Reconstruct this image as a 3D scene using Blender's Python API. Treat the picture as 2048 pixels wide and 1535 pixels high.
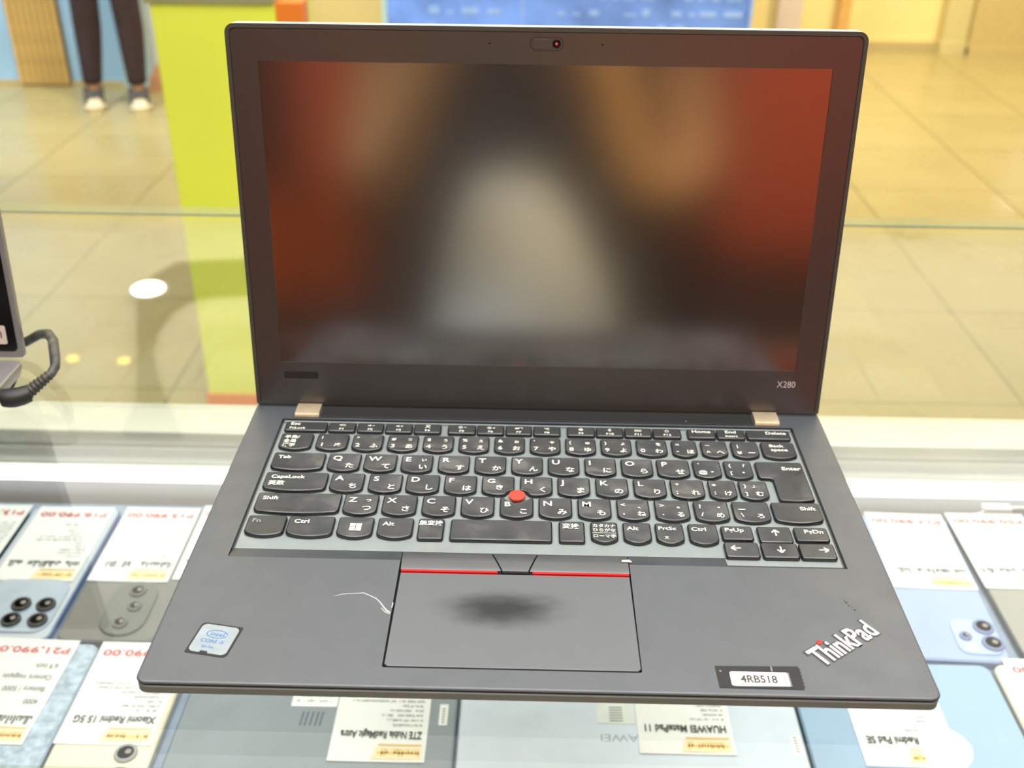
import bpy, bmesh, math, random
from mathutils import Vector, Matrix
random.seed(7)
D = bpy.data
S = bpy.context.scene
for o in list(D.objects):
    D.objects.remove(o)
COL = S.collection
# All lengths below are millimetres measured from the middle of the laptop's front edge
# (x right, y away, z up from the palm rest); W() turns them into metres above the floor.
FLOOR = -960.0


def W(x, y, z):
    return Vector((x / 1000, y / 1000, (z - FLOOR) / 1000))


# ------------------------------------------------------------------ camera, world, lights, exposure
cam = D.cameras.new('camera')
camo = D.objects.new('camera', cam)
COL.objects.link(camo)
camo.location = W(-6.27, -289.16, 299.29)
camo.rotation_euler = (1.0509845, -0.0096711, 0.0204870)
cam.sensor_width = 36
cam.lens = 36 * 2106.24 / 2048
cam.clip_start = 0.01
cam.dof.use_dof = True
cam.dof.focus_distance = 0.47
cam.dof.aperture_fstop = 11
S.camera = camo
S.view_settings.view_transform = 'Standard'
S.view_settings.look = 'None'
S.view_settings.gamma = 1
S.view_settings.use_curve_mapping = False
S.view_settings.exposure = 0.25
world = D.worlds.new('World')
S.world = world
world.use_nodes = True
world.node_tree.nodes['Background'].inputs[0].default_value = (1.0, 0.96, 0.9, 1)
world.node_tree.nodes['Background'].inputs[1].default_value = 0.45
S.cycles.transparent_max_bounces = 24
S.cycles.max_bounces = 8
S.cycles.caustics_reflective = False
S.cycles.caustics_refractive = False
S.cycles.sample_clamp_indirect = 4


def area(name, x, y, z, sx, sy, power, col=(1, 1, 1), rot=(0, 0, 0)):
    l = D.lights.new(name, 'AREA')
    l.shape = 'RECTANGLE'
    l.size, l.size_y, l.energy, l.color = sx, sy, power, col
    o = D.objects.new(name, l)
    COL.objects.link(o)
    o.location = W(x, y, z)
    o.rotation_euler = rot
    return o


def spot(name, x, y, z, tx, ty, tz, power, ang, col, rad=0.04, blend=0.6):
    l = D.lights.new(name, 'SPOT')
    l.energy, l.color, l.spot_size, l.spot_blend, l.shadow_soft_size = power, col, math.radians(ang), blend, rad
    o = D.objects.new(name, l)
    COL.objects.link(o)
    o.location = W(x, y, z)
    o.rotation_euler = (W(tx, ty, tz) - W(x, y, z)).to_track_quat('-Z', 'Y').to_euler()
    return o


area('counter_light', 0, 0, 1960, 2.6, 2.4, 76, (0.97, 0.99, 1.0))
area('aisle_light', 0, 2350, 1960, 5.4, 1.7, 40, (0.97, 0.99, 1.0))
area('shop_light', 0, -1350, 1800, 2.4, 0.5, 40, (1, 0.93, 0.84))
area('ceiling_fill', 0, 4450, 1250, 8.0, 2.4, 120, (1, 0.96, 0.84), (math.pi, 0, 0))  # added without a fixture, brightens the ceiling that the glass mirrors
spot('warm_spot', -1400, 3300, 1930, -1800, 3900, -960, 40, 110, (1, 0.9, 0.72), 0.15)
spot('warm_spot', 1900, 3000, 1930, 2000, 3500, -960, 45, 110, (1, 0.9, 0.72), 0.15)
spot('forearm_fill', 600, 2200, 1900, 85, -420, 140, 800, 6, (1, 0.74, 0.36), 0.05, 0.9)  # added warm spot without a fixture, brightens the forearm mirrored in the screen
spot('forearm_fill', -350, 600, 1900, -140, -430, 140, 260, 9, (0.86, 0.95, 1.0), 0.05, 0.9)  # added cool spot for the other mirrored forearm
spot('yellow_spot', 2300, 4300, 1930, 2400, 5000, -960, 260, 100, (1, 0.86, 0.54), 0.12)
spot('kiosk_fill', -600, 3000, 1930, -700, 4700, -600, 170, 90, (1, 0.97, 0.92), 0.12)
spot('kiosk_fill', -3200, 3000, 1930, -2300, 4700, -700, 260, 60, (0.86, 0.95, 1.0), 0.12)  # added cool spot, brightens the blue kiosk wall


# ------------------------------------------------------------------ materials
def lin(r, g, b):
    f = lambda v: (v / 255 / 12.92) if v / 255 <= 0.04045 else ((v / 255 + 0.055) / 1.055) ** 2.4
    return (f(r), f(g), f(b), 1)


def mat(name, rgb, rough=0.5, metal=0.0, ior=1.5, var=0.06, scale=60.0, bump=0.0, coat=0.0, rvar=0.0, obvar=0.0, shift=False):
    """procedural principled material: colour broken up by noise, fine bump, roughness variation"""
    m = D.materials.new(name)
    m.use_nodes = True
    nt = m.node_tree
    N, L = nt.nodes, nt.links
    b = N['Principled BSDF']
    c = lin(*rgb)
    tc = N.new('ShaderNodeTexCoord')
    nz = N.new('ShaderNodeTexNoise')
    nz.inputs['Scale'].default_value = scale
    nz.inputs['Detail'].default_value = 3
    co = tc.outputs['Object']
    if shift:
        oi0 = N.new('ShaderNodeObjectInfo')
        ad = N.new('ShaderNodeVectorMath')
        ad.operation = 'MULTIPLY_ADD'
        cmb = N.new('ShaderNodeCombineXYZ')
        for k in range(3):
            L.new(oi0.outputs['Random'], cmb.inputs[k])
        ad.inputs[1].default_value = (3.1, 7.7, 5.3)
        L.new(cmb.outputs[0], ad.inputs[0])
        L.new(co, ad.inputs[2])
        co = ad.outputs[0]
    L.new(co, nz.inputs['Vector'])
    rp = N.new('ShaderNodeMapRange')
    rp.inputs['From Min'].default_value = 0.3
    rp.inputs['From Max'].default_value = 0.7
    rp.inputs['To Min'].default_value = 1 - var
    rp.inputs['To Max'].default_value = 1 + var
    L.new(nz.outputs['Fac'], rp.inputs['Value'])
    mx = N.new('ShaderNodeVectorMath')
    mx.operation = 'SCALE'
    mx.inputs[0].default_value = c[:3]
    L.new(rp.outputs['Result'], mx.inputs['Scale'])
    out = mx.outputs['Vector']
    if obvar:
        oi = N.new('ShaderNodeObjectInfo')
        r2 = N.new('ShaderNodeMapRange')
        r2.inputs['To Min'].default_value = 1 - obvar
        r2.inputs['To Max'].default_value = 1 + obvar
        L.new(oi.outputs['Random'], r2.inputs['Value'])
        m2 = N.new('ShaderNodeVectorMath')
        m2.operation = 'SCALE'
        L.new(out, m2.inputs[0])
        L.new(r2.outputs['Result'], m2.inputs['Scale'])
        out = m2.outputs['Vector']
    L.new(out, b.inputs['Base Color'])
    b.inputs['Roughness'].default_value = rough
    b.inputs['Metallic'].default_value = metal
    b.inputs['IOR'].default_value = ior
    b.inputs['Coat Weight'].default_value = coat
    if rvar:
        r3 = N.new('ShaderNodeMapRange')
        r3.inputs['From Min'].default_value = 0.35
        r3.inputs['From Max'].default_value = 0.65
        r3.inputs['To Min'].default_value = max(0.05, rough - rvar)
        r3.inputs['To Max'].default_value = min(1, rough + rvar)
        n2 = N.new('ShaderNodeTexNoise')
        n2.inputs['Scale'].default_value = scale * 0.6
        L.new(co, n2.inputs['Vector'])
        L.new(n2.outputs['Fac'], r3.inputs['Value'])
        L.new(r3.outputs['Result'], b.inputs['Roughness'])
    if bump:
        n4 = N.new('ShaderNodeTexNoise')
        n4.inputs['Scale'].default_value = scale * 12
        L.new(tc.outputs['Object'], n4.inputs['Vector'])
        bp = N.new('ShaderNodeBump')
        bp.inputs['Strength'].default_value = bump
        bp.inputs['Distance'].default_value = 0.0002
        L.new(n4.outputs['Fac'], bp.inputs['Height'])
        L.new(bp.outputs['Normal'], b.inputs['Normal'])
    return m


def emit(name, rgb, strength):
    m = D.materials.new(name)
    m.use_nodes = True
    nt = m.node_tree
    b = nt.nodes['Principled BSDF']
    b.inputs['Base Color'].default_value = (0.8, 0.8, 0.8, 1)
    b.inputs['Emission Color'].default_value = lin(*rgb)
    b.inputs['Emission Strength'].default_value = strength
    return m


def glass_mat(name, tint=(0.972, 0.985, 0.978), ior=1.5):
    """thin clear pane: straight-through light plus a Fresnel mirror"""
    m = D.materials.new(name)
    m.use_nodes = True
    nt = m.node_tree
    N, L = nt.nodes, nt.links
    N.remove(N['Principled BSDF'])
    t = N.new('ShaderNodeBsdfTransparent')
    t.inputs[0].default_value = (*tint, 1)
    g = N.new('ShaderNodeBsdfGlossy')
    g.inputs['Roughness'].default_value = 0.0
    fr = N.new('ShaderNodeLayerWeight')
    # Schlick-like curve that is the same from both sides of the pane
    fr.inputs['Blend'].default_value = 0.5
    pw = N.new('ShaderNodeMath')
    pw.operation = 'POWER'
    pw.inputs[1].default_value = 4.5
    L.new(fr.outputs['Facing'], pw.inputs[0])
    mr = N.new('ShaderNodeMapRange')
    mr.inputs['To Min'].default_value = 0.035
    mr.inputs['To Max'].default_value = 0.9
    L.new(pw.outputs[0], mr.inputs['Value'])
    mix = N.new('ShaderNodeMixShader')
    L.new(mr.outputs['Result'], mix.inputs[0])
    L.new(t.outputs[0], mix.inputs[1])
    L.new(g.outputs[0], mix.inputs[2])
    L.new(mix.outputs[0], N['Material Output'].inputs[0])
    return m


M = {}
M['floor_tile'] = mat('floor_tile', (164, 152, 106), 0.3, var=0.05, scale=3, obvar=0.03, rvar=0.05)
M['grout'] = mat('grout', (152, 139, 96), 0.7, var=0.1, scale=40)
M['ceiling'] = mat('ceiling_paint', (225, 220, 205), 0.9, scale=4)
M['beam'] = mat('beam_paint', (58, 58, 60), 0.8, scale=4)
M['wall_yellow'] = mat('wall_yellow', (246, 226, 160), 0.7, scale=3)
M['wall_blue'] = mat('wall_blue', (164, 204, 240), 0.45, var=0.05, scale=3)
M['wall_teal'] = mat('wall_teal', (172, 208, 214), 0.45, var=0.05, scale=3)
M['wall_grey'] = mat('wall_grey', (196, 200, 192), 0.6, var=0.04, scale=3)
M['wood'] = mat('slat_wood', (214, 178, 110), 0.45, var=0.18, scale=14)
M['green'] = mat('green_laminate', (238, 248, 86), 0.4, var=0.05, scale=3)
M['orange'] = mat('orange_laminate', (240, 130, 40), 0.45, var=0.05, scale=4)
M['counter_grey'] = mat('counter_grey', (150, 150, 110), 0.4, var=0.06, scale=5)
M['poster_blue'] = mat('poster_blue', (112, 152, 240), 0.45, var=0.3, scale=4)
M['poster_white'] = mat('poster_white', (150, 186, 246), 0.5, var=0.1, scale=8)
M['pillar'] = mat('pillar_paint', (222, 206, 200), 0.6, scale=3)
M['skirting'] = mat('skirting', (196, 178, 130), 0.5, scale=6)
M['store_dark'] = mat('store_dark', (74, 56, 48), 0.7, scale=3)
M['store_red'] = mat('store_red', (222, 92, 56), 0.6, var=0.1, scale=3)
M['store_orange'] = mat('store_orange', (196, 84, 20), 0.6, var=0.1, scale=3)
M['store_beige'] = mat('store_beige', (226, 208, 182), 0.6, scale=3)
M['glass'] = glass_mat('pane_glass')
M['glass_edge'] = mat('glass_edge', (214, 226, 206), 0.2, var=0.08, scale=20)
nt = M['glass_edge'].node_tree
tr = nt.nodes.new('ShaderNodeBsdfTransparent')
tr.inputs[0].default_value = (0.86, 0.93, 0.85, 1)
mxs = nt.nodes.new('ShaderNodeMixShader')
mxs.inputs[0].default_value = 0.28
nt.links.new(tr.outputs[0], mxs.inputs[1])
nt.links.new(nt.nodes['Principled BSDF'].outputs[0], mxs.inputs[2])
nt.links.new(mxs.outputs[0], nt.nodes['Material Output'].inputs[0])
M['edge_line'] = mat('glass_edge_line', (120, 142, 124), 0.3, var=0.1, scale=20)
M['rail'] = mat('rail_aluminium', (222, 222, 206), 0.38, 0.25, var=0.05, scale=12, rvar=0.08)
M['shelf'] = mat('shelf_board', (104, 98, 90), 0.35, var=0.05, scale=14)
M['mat_blue'] = mat('shelf_mat', (146, 160, 178), 0.5, var=0.12, scale=70)
M['case_white'] = mat('case_white', (225, 222, 212), 0.5, scale=5)
M['led'] = emit('led_diffuser', (240, 247, 255), 3.0)
M['lamp_white'] = emit('lamp_white', (250, 255, 250), 45.0)
M['lamp_warm'] = emit('lamp_warm', (255, 205, 70), 9.0)
M['lamp_ring'] = mat('lamp_ring', (235, 240, 232), 0.4)
# laptop
M['deck'] = mat('soft_touch_black', (42, 48, 55), 0.45, ior=2.08, var=0.08, scale=90, bump=0.25, rvar=0.06)
M['under'] = mat('underside_grey', (104, 105, 100), 0.5, var=0.06, scale=60, bump=0.2)
M['seam'] = mat('seam_black', (8, 8, 8), 0.8)
M['plate'] = mat('keyboard_plate', (136, 143, 141), 0.5, var=0.06, scale=90, bump=0.2)
M['key'] = mat('key_black', (24, 27, 28), 0.34, ior=1.75, var=0.16, scale=110, rvar=0.16, shift=True)
M['legend'] = mat('legend_print', (246, 246, 226), 0.6, var=0.05, scale=200)
M['legend_dim'] = mat('legend_dim', (150, 152, 150), 0.6, var=0.05, scale=200)
M['button'] = mat('click_button', (54, 57, 58), 0.42, ior=2.1, var=0.07, scale=90, rvar=0.06)
M['red'] = mat('red_plastic', (214, 22, 20), 0.4, var=0.06, scale=90)
M['stick'] = mat('red_rubber', (238, 82, 62), 0.75, var=0.18, scale=900, bump=0.8)
M['hinge'] = mat('hinge_metal', (196, 178, 148), 0.32, 0.55, var=0.1, scale=200)
M['hinge_shade'] = mat('hinge_shade_strip', (8, 9, 9), 0.35, var=0.1, scale=60)
M['lid'] = mat('lid_shell', (74, 70, 64), 0.35, 0.2, var=0.06, scale=60)
M['lid_edge'] = mat('lid_edge', (222, 226, 226), 0.4, 0.3, var=0.1, scale=200)
M['bezel'] = mat('bezel_plastic', (30, 28, 28), 0.3, ior=2.3, var=0.04, scale=30)
M['screen'] = mat('matte_panel', (8, 7, 6), 0.155, ior=3.4, var=0.03, scale=8)
M['lens_black'] = mat('lens_black', (10, 10, 12), 0.12)
M['scratch'] = mat('scratch', (196, 198, 196), 0.6)
M['silver'] = mat('sticker_silver', (146, 156, 160), 0.4, 0.0, var=0.1, scale=120)
M['chip_blue'] = mat('chip_blue', (22, 104, 168), 0.5)
M['label_black'] = mat('label_black', (26, 22, 24), 0.5, var=0.2, scale=200)
M['label_white'] = mat('label_white', (232, 230, 222), 0.5)
M['ink'] = mat('ink', (70, 66, 62), 0.7)
M['logo_grey'] = mat('logo_grey', (52, 54, 52), 0.4)
M['logo_white'] = mat('logo_white', (236, 236, 230), 0.4)
# price cards and goods
M['paper'] = mat('card_paper', (244, 246, 242), 0.6, var=0.02, scale=30)
M['ink_red'] = mat('ink_red', (214, 60, 56), 0.6)
M['ink_grey'] = mat('ink_grey', (128, 132, 128), 0.7)
M['ink_dark'] = mat('ink_dark', (74, 78, 72), 0.7)
M['ink_yellow'] = mat('ink_yellow', (250, 206, 110), 0.6)
M['ink_pale'] = mat('ink_pale', (252, 236, 190), 0.6)
M['lens'] = mat('camera_lens', (40, 40, 44), 0.12, var=0.2, scale=200)
M['lens_glint'] = mat('lens_glint', (150, 140, 128), 0.2)
M['lens_brown'] = mat('lens_brown', (88, 86, 78), 0.12, var=0.2, scale=200)
M['ring_brown'] = mat('ring_brown', (96, 98, 90), 0.3)
M['lens_mauve'] = mat('lens_mauve', (84, 76, 82), 0.15, var=0.1, scale=200)
M['ring_blue'] = mat('ring_blue', (120, 132, 168), 0.3)
M['lens_grey'] = mat('lens_grey', (132, 136, 132), 0.2, var=0.06, scale=200)
M['ring_grey'] = mat('ring_grey', (150, 154, 150), 0.3)
M['black_gloss'] = mat('black_gloss', (9, 9, 10), 0.2)
M['cable'] = mat('cable_rubber', (38, 36, 34), 0.45, var=0.15, scale=120)
M['silver2'] = mat('laptop_silver', (150, 146, 146), 0.35, 0.5, var=0.05, scale=60)
M['teal'] = mat('teal_print', (150, 216, 200), 0.5)
M['trousers'] = mat('plum_trousers', (56, 40, 44), 0.85, var=0.2, scale=30)
M['skin'] = mat('skin', (208, 160, 112), 0.55, var=0.06, scale=40)
M['shoe'] = mat('shoe_dark', (66, 62, 58), 0.7)
M['shoe_sole'] = mat('shoe_sole', (222, 206, 170), 0.6)
M['hair'] = mat('hair', (30, 24, 22), 0.6, var=0.3, scale=120)
M['top'] = mat('cotton_top', (120, 122, 134), 0.9)
M['shirt'] = mat('grey_shirt', (214, 216, 216), 0.9, var=0.05, scale=30)
M['jacket'] = mat('dark_jacket', (58, 56, 62), 0.9, var=0.1, scale=30)
M['bag'] = mat('tan_card', (190, 140, 100), 0.8)


# ------------------------------------------------------------------ object helpers
def new(name, me, m=None, parent=None, loc=(0, 0, 0), rot=None):
    o = D.objects.new(name, me)
    COL.objects.link(o)
    if m is not None and me is not None and not me.materials:
        for k in (m if isinstance(m, (list, tuple)) else [m]):
            me.materials.append(k)
    if parent is not None:
        o.parent = parent
    o.location = loc
    if rot is not None:
        o.rotation_euler = rot
    return o


def tag(o, label=None, cat=None, group=None, kind=None):
    if label:
        o['label'] = label
    if cat:
        o['category'] = cat
    if group:
        o['group'] = group
    if kind:
        o['kind'] = kind
    return o


def empty(name, x, y, z, label, cat, group=None, rz=0):
    o = D.objects.new(name, None)
    COL.objects.link(o)
    o.empty_display_size = 0.02
    o.location = W(x, y, z)
    o.rotation_euler = (0, 0, rz)
    return tag(o, label, cat, group)


class MB:
    """collects geometry in millimetres"""

    def __init__(s):
        s.v, s.f, s.mi = [], [], []

    def add(s, V, F, mi=0):
        n = len(s.v)
        s.v += [tuple(a) for a in V]
        s.f += [tuple(i + n for i in f) for f in F]
        s.mi += [mi] * len(F)

    def box(s, x0, x1, y0, y1, z0, z1, mi=0):
        s.add([(x0, y0, z0), (x1, y0, z0), (x1, y1, z0), (x0, y1, z0), (x0, y0, z1), (x1, y0, z1), (x1, y1, z1), (x0, y1, z1)],
              [(3, 2, 1, 0), (4, 5, 6, 7), (0, 1, 5, 4), (1, 2, 6, 5), (2, 3, 7, 6), (3, 0, 4, 7)], mi)

    def rings(s, rings, cap0=True, cap1=True, mi=0, mitop=None):
        n = len(rings[0])
        V = [p for r in rings for p in r]
        F = []
        for k in range(len(rings) - 1):
            for i in range(n):
                j = (i + 1) % n
                F.append((k * n + i, k * n + j, (k + 1) * n + j, (k + 1) * n + i))
        if cap0:
            F.append(tuple(reversed(range(n))))
        s.add(V, F, mi)
        if cap1:
            s.add(rings[-1], [tuple(range(n))], mi if mitop is None else mitop)

    def prism(s, pts, z0, z1, b1=0.0, b0=0.0, mi=0, mitop=None):
        R = []
        if b0:
            R.append([(x, y, z0) for x, y in inset(pts, b0)])
            R.append([(x, y, z0 + b0) for x, y in pts])
        else:
            R.append([(x, y, z0) for x, y in pts])
        if b1:
            R.append([(x, y, z1 - b1) for x, y in pts])
            R.append([(x, y, z1 - b1 * 0.3) for x, y in inset(pts, b1 * 0.3)])
            R.append([(x, y, z1) for x, y in inset(pts, b1)])
        else:
            R.append([(x, y, z1) for x, y in pts])
        s.rings(R, mi=mi, mitop=mitop)

    def quad2(s, pts, z, mi=0):
        s.add([(x, y, z) for x, y in pts], [tuple(range(len(pts)))], mi)

    def tube(s, path, r, n=10, mi=0):
        P = [Vector(p) for p in path]
        R = []
        up = Vector((0, 0, 1))
        for i, p in enumerate(P):
            d = (P[min(i + 1, len(P) - 1)] - P[max(i - 1, 0)]).normalized()
            a = d.cross(up)
            if a.length < 1e-3:
                a = d.cross(Vector((1, 0, 0)))
            a.normalize()
            b = a.cross(d)
            rr = r[i] if isinstance(r, (list, tuple)) else r
            R.append([tuple(p + (a * math.cos(t) + b * math.sin(t)) * rr) for t in [2 * math.pi * k / n for k in range(n)]])
        s.rings(R, mi=mi)

    def lathe(s, prof, cx, cy, n=24, mi=0):
        s.rings([[(cx + r * math.cos(2 * math.pi * k / n), cy + r * math.sin(2 * math.pi * k / n), z) for k in range(n)] for r, z in prof], mi=mi)

    def mesh(s, name, smooth=0):
        me = D.meshes.new(name)
        me.from_pydata([(a / 1000, b / 1000, c / 1000) for a, b, c in s.v], [], s.f)
        me.polygons.foreach_set('material_index', s.mi)
        bm = bmesh.new()
        bm.from_mesh(me)
        bmesh.ops.recalc_face_normals(bm, faces=bm.faces)
        if smooth:
            for f in bm.faces:
                f.smooth = True
            for e in bm.edges:
                if len(e.link_faces) == 2 and e.calc_face_angle(0) > math.radians(smooth):
                    e.smooth = False
        bm.to_mesh(me)
        bm.free()
        return me

    def build(s, name, m, parent=None, loc=(0, 0, 0), rot=None, smooth=0):
        me = s.mesh(name, smooth)
        return new(name, me, m, parent, loc, rot)


def inset(pts, d):
    n = len(pts)
    out = []
    for i in range(n):
        p0, p1, p2 = Vector(pts[i - 1]), Vector(pts[i]), Vector(pts[(i + 1) % n])
        a, b = (p1 - p0), (p2 - p1)
        if a.length < 1e-6 or b.length < 1e-6:
            out.append(tuple(p1))
            continue
        a.normalize()
        b.normalize()
        na, nb = Vector((-a.y, a.x)), Vector((-b.y, b.x))
        nn = na + nb
        if nn.length < 1e-6:
            nn = na.copy()
        nn.normalize()
        k = d / max(0.35, nn.dot(na))
        out.append((p1.x + nn.x * k, p1.y + nn.y * k))
    return out


def rrect(x0, x1, y0, y1, r, n=5):
    rs = r if isinstance(r, (list, tuple)) else (r, r, r, r)   # BL BR TR TL
    out = []
    for (cx, cy, a0, rr) in ((x0 + rs[0], y0 + rs[0], 180, rs[0]), (x1 - rs[1], y0 + rs[1], 270, rs[1]),
                             (x1 - rs[2], y1 - rs[2], 0, rs[2]), (x0 + rs[3], y1 - rs[3], 90, rs[3])):
        if rr < 0.01:
            out.append((cx, cy))
            continue
        for k in range(n + 1):
            a = math.radians(a0 + 90 * k / n)
            out.append((cx + rr * math.cos(a), cy + rr * math.sin(a)))
    return out


def circle(cx, cy, r, n=20):
    return [(cx + r * math.cos(2 * math.pi * k / n), cy + r * math.sin(2 * math.pi * k / n)) for k in range(n)]


def rot2(pts, deg, cx=0, cy=0):
    c, s_ = math.cos(math.radians(deg)), math.sin(math.radians(deg))
    return [(cx + (x - cx) * c - (y - cy) * s_, cy + (x - cx) * s_ + (y - cy) * c) for x, y in pts]


def sheet_with_holes(outer, holes, z0, z1):
    """a flat plate with openings: returns an MB with top, bottom and walls"""
    bm = bmesh.new()
    loops = [outer] + holes
    E = []
    for lp in loops:
        vs = [bm.verts.new((x, y, z1)) for x, y in lp]
        for i in range(len(vs)):
            E.append(bm.edges.new((vs[i], vs[(i + 1) % len(vs)])))
    bmesh.ops.triangle_fill(bm, use_beauty=True, use_dissolve=False, edges=E)
    bm.verts.index_update()
    mb = MB()
    mb.add([tuple(v.co) for v in bm.verts], [tuple(v.index for v in f.verts) for f in bm.faces])
    bm.free()
    for lp in loops:
        n = len(lp)
        mb.add([(x, y, z1) for x, y in lp] + [(x, y, z0) for x, y in lp], [(i, (i + 1) % n, n + (i + 1) % n, n + i) for i in range(n)])
    return mb


# ---- lettering: font curves turned into flat meshes in one go at the end
TQ = []
TG = {}


def group(key, name, m, parent, loc=(0, 0, 0), rot=None):
    TG[key] = dict(name=name, m=m, parent=parent, loc=loc, rot=rot, mb=MB())
    return key


def text(key, s, size, x, y, z, rot=0, xs=1.0, align='LEFT', off=0.0, width=None, shear=0.0):
    cu = D.curves.new('t', 'FONT')
    cu.body = s
    cu.size = size
    cu.align_x = align
    cu.offset = off
    cu.shear = shear
    cu.resolution_u = 3
    o = D.objects.new('t', cu)
    COL.objects.link(o)
    TQ.append((key, o, x, y, z, rot, xs, width))


def flush_text():
    dg = bpy.context.evaluated_depsgraph_get()
    for key, o, x, y, z, rot, xs, width in TQ:
        me = D.meshes.new_from_object(o.evaluated_get(dg))
        V = [v.co.copy() for v in me.vertices]
        if V:
            if width:
                w = max(v.x for v in V) - min(v.x for v in V)
                xs = width / max(w, 1e-6)
            c, s_ = math.cos(math.radians(rot)), math.sin(math.radians(rot))
            TG[key]['mb'].add([(x + (v.x * xs) * c - v.y * s_, y + (v.x * xs) * s_ + v.y * c, z) for v in V], [tuple(p.vertices) for p in me.polygons])
        D.meshes.remove(me)
        cu = o.data
        D.objects.remove(o)
        D.curves.remove(cu)
    for g in TG.values():
        if g['mb'].v:
            me = D.meshes.new(g['name'])
            mb = g['mb']
            me.from_pydata([(a / 1000, b / 1000, c / 1000) for a, b, c in mb.v], [], mb.f)
            new(g['name'], me, g['m'], g['parent'], g['loc'], g['rot'])


def gm(v):
    return tuple(a / 1000 for a in v)


# ================================================================== SETTING
floor = MB()
floor.box(-5200, 5200, -3200, 7000, FLOOR - 60, FLOOR - 6)
fl = floor.build('floor', M['grout'])
fl.location = W(0, 0, 0)
tag(fl, kind='structure')
tb = MB()
tb.prism(rrect(-249.2, 249.2, -249.2, 249.2, 2, 1), -7, 0, 0.8)
tme = tb.mesh('tile')
tme.materials.append(M['floor_tile'])
for i in range(-8, 9):
    for j in range(1, 13):
        t = new('tile', tme, None, fl)
        t.location = (W(1165 - 251 - 502 + i * 502, 100 + 502 * j, FLOOR)) - fl.location
fb = MB()
fb.box(-5200, 5200, -3200, 345, FLOOR - 6, FLOOR - 0.5)
fb.build('shop_flooring', M['grout'], fl)
ce = MB()
ce.box(-5200, 5200, -3200, 7000, 2000, 2060)
tag(ce.build('ceiling', M['ceiling'], loc=W(0, 0, 0)), kind='structure')
# grey arch-shaped bulkhead hanging under the ceiling, seen mirrored in the counter glass
bk = MB()
pts = [(-1640, 3300), (-1400, 3300), (-1521, 3503), (-1640, 3750), (-1748, 4014), (-1790, 4230), (-1783, 4440), (-1740, 4550), (-1687, 4610), (-1464, 4660), (-700, 4670), (-700, 5040), (-1557, 5030),
       (-1792, 5000), (-1918, 4960), (-1985, 4800), (-1990, 4549), (-1760, 3850), (-1647, 3498)]
bk.prism(pts[::-1] if False else pts, 1955, 2000)
tag(bk.build('trim_1', M['beam'], loc=W(0, 0, 0)), kind='structure')


def wall(name, m, x0, x1, y0, y1, z0, z1):
    b = MB()
    b.box(x0, x1, y0, y1, z0, z1)
    return tag(b.build(name, m, loc=W(0, 0, 0)), kind='structure')


wall('wall_back', M['wall_yellow'], -5200, 5200, 5700, 5800, FLOOR - 60, 2000)
wall('wall_left', M['wall_grey'], -5200, -5100, -3200, 5700, FLOOR - 60, 2000)
wall('wall_right', M['wall_yellow'], 5100, 5200, -3200, 5700, FLOOR - 60, 2000)
wall('wall_front', M['store_dark'], -5200, 5200, -2500, -2400, FLOOR - 60, 2000)
sk = MB()
sk.box(800, 5100, 5660, 5700, FLOOR, FLOOR + 45)
tag(sk.build('baseboard_back', M['skirting'], loc=W(0, 0, 0)), kind='structure')

# blue kiosk front with gold wooden slats
k = empty('kiosk', -2400, 4700, FLOOR, 'blue and teal kiosk front with a gold wooden slat panel, behind the standing legs', 'kiosk')
b = MB()
b.box(-4000, -1905, 4660, 4760, FLOOR, 700)
b.build('blue_panel', M['wall_blue'], k, W(0, 0, 0) - k.location)
b = MB()
b.box(-1905, -1790, 4645, 4760, FLOOR, 700)
b.build('teal_panel', M['wall_teal'], k, W(0, 0, 0) - k.location)
b = MB()
b.box(-1790, -1550, 4680, 4760, FLOOR, 700)
b.build('grey_panel', M['wall_grey'], k, W(0, 0, 0) - k.location)
b = MB()
b.box(-2396, -2160, 4646, 4660, FLOOR + 8, 690)
b.build('slat_backing', mat('slat_backing', (140, 104, 50), 0.6), k, W(0, 0, 0) - k.location)
sb = MB()
sb.prism(rrect(-12, 12, -7, 7, 3, 2), 0, 1640, 0)
sme = sb.mesh('wood_slat')
sme.materials.append(M['wood'])
for i in range(8):
    o = new('wood_slat', sme, None, k)
    o.location = W(-2382 + i * 29.6, 4640, FLOOR + 10) - k.location
b = MB()
b.box(-4000, -1560, 4652, 4668, FLOOR, FLOOR + 22)
b.build('base_strip', M['skirting'], k, W(0, 0, 0) - k.location)

# tan bag at the kiosk foot
b = MB()
b.rings([[(-1770, 4560, FLOOR), (-1665, 4560, FLOOR), (-1665, 4630, FLOOR), (-1770, 4630, FLOOR)],
         [(-1762, 4570, FLOOR + 60), (-1672, 4570, FLOOR + 60), (-1672, 4622, FLOOR + 60), (-1762, 4622, FLOOR + 60)],
         [(-1722, 4592, FLOOR + 120), (-1700, 4592, FLOOR + 120), (-1700, 4600, FLOOR + 120), (-1722, 4600, FLOOR + 120)]])
o = b.build('paper_bag', M['bag'], loc=W(0, 0, 0))
tag(o, 'small tan pointed bag on the floor beside the green counter', 'bag')

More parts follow.
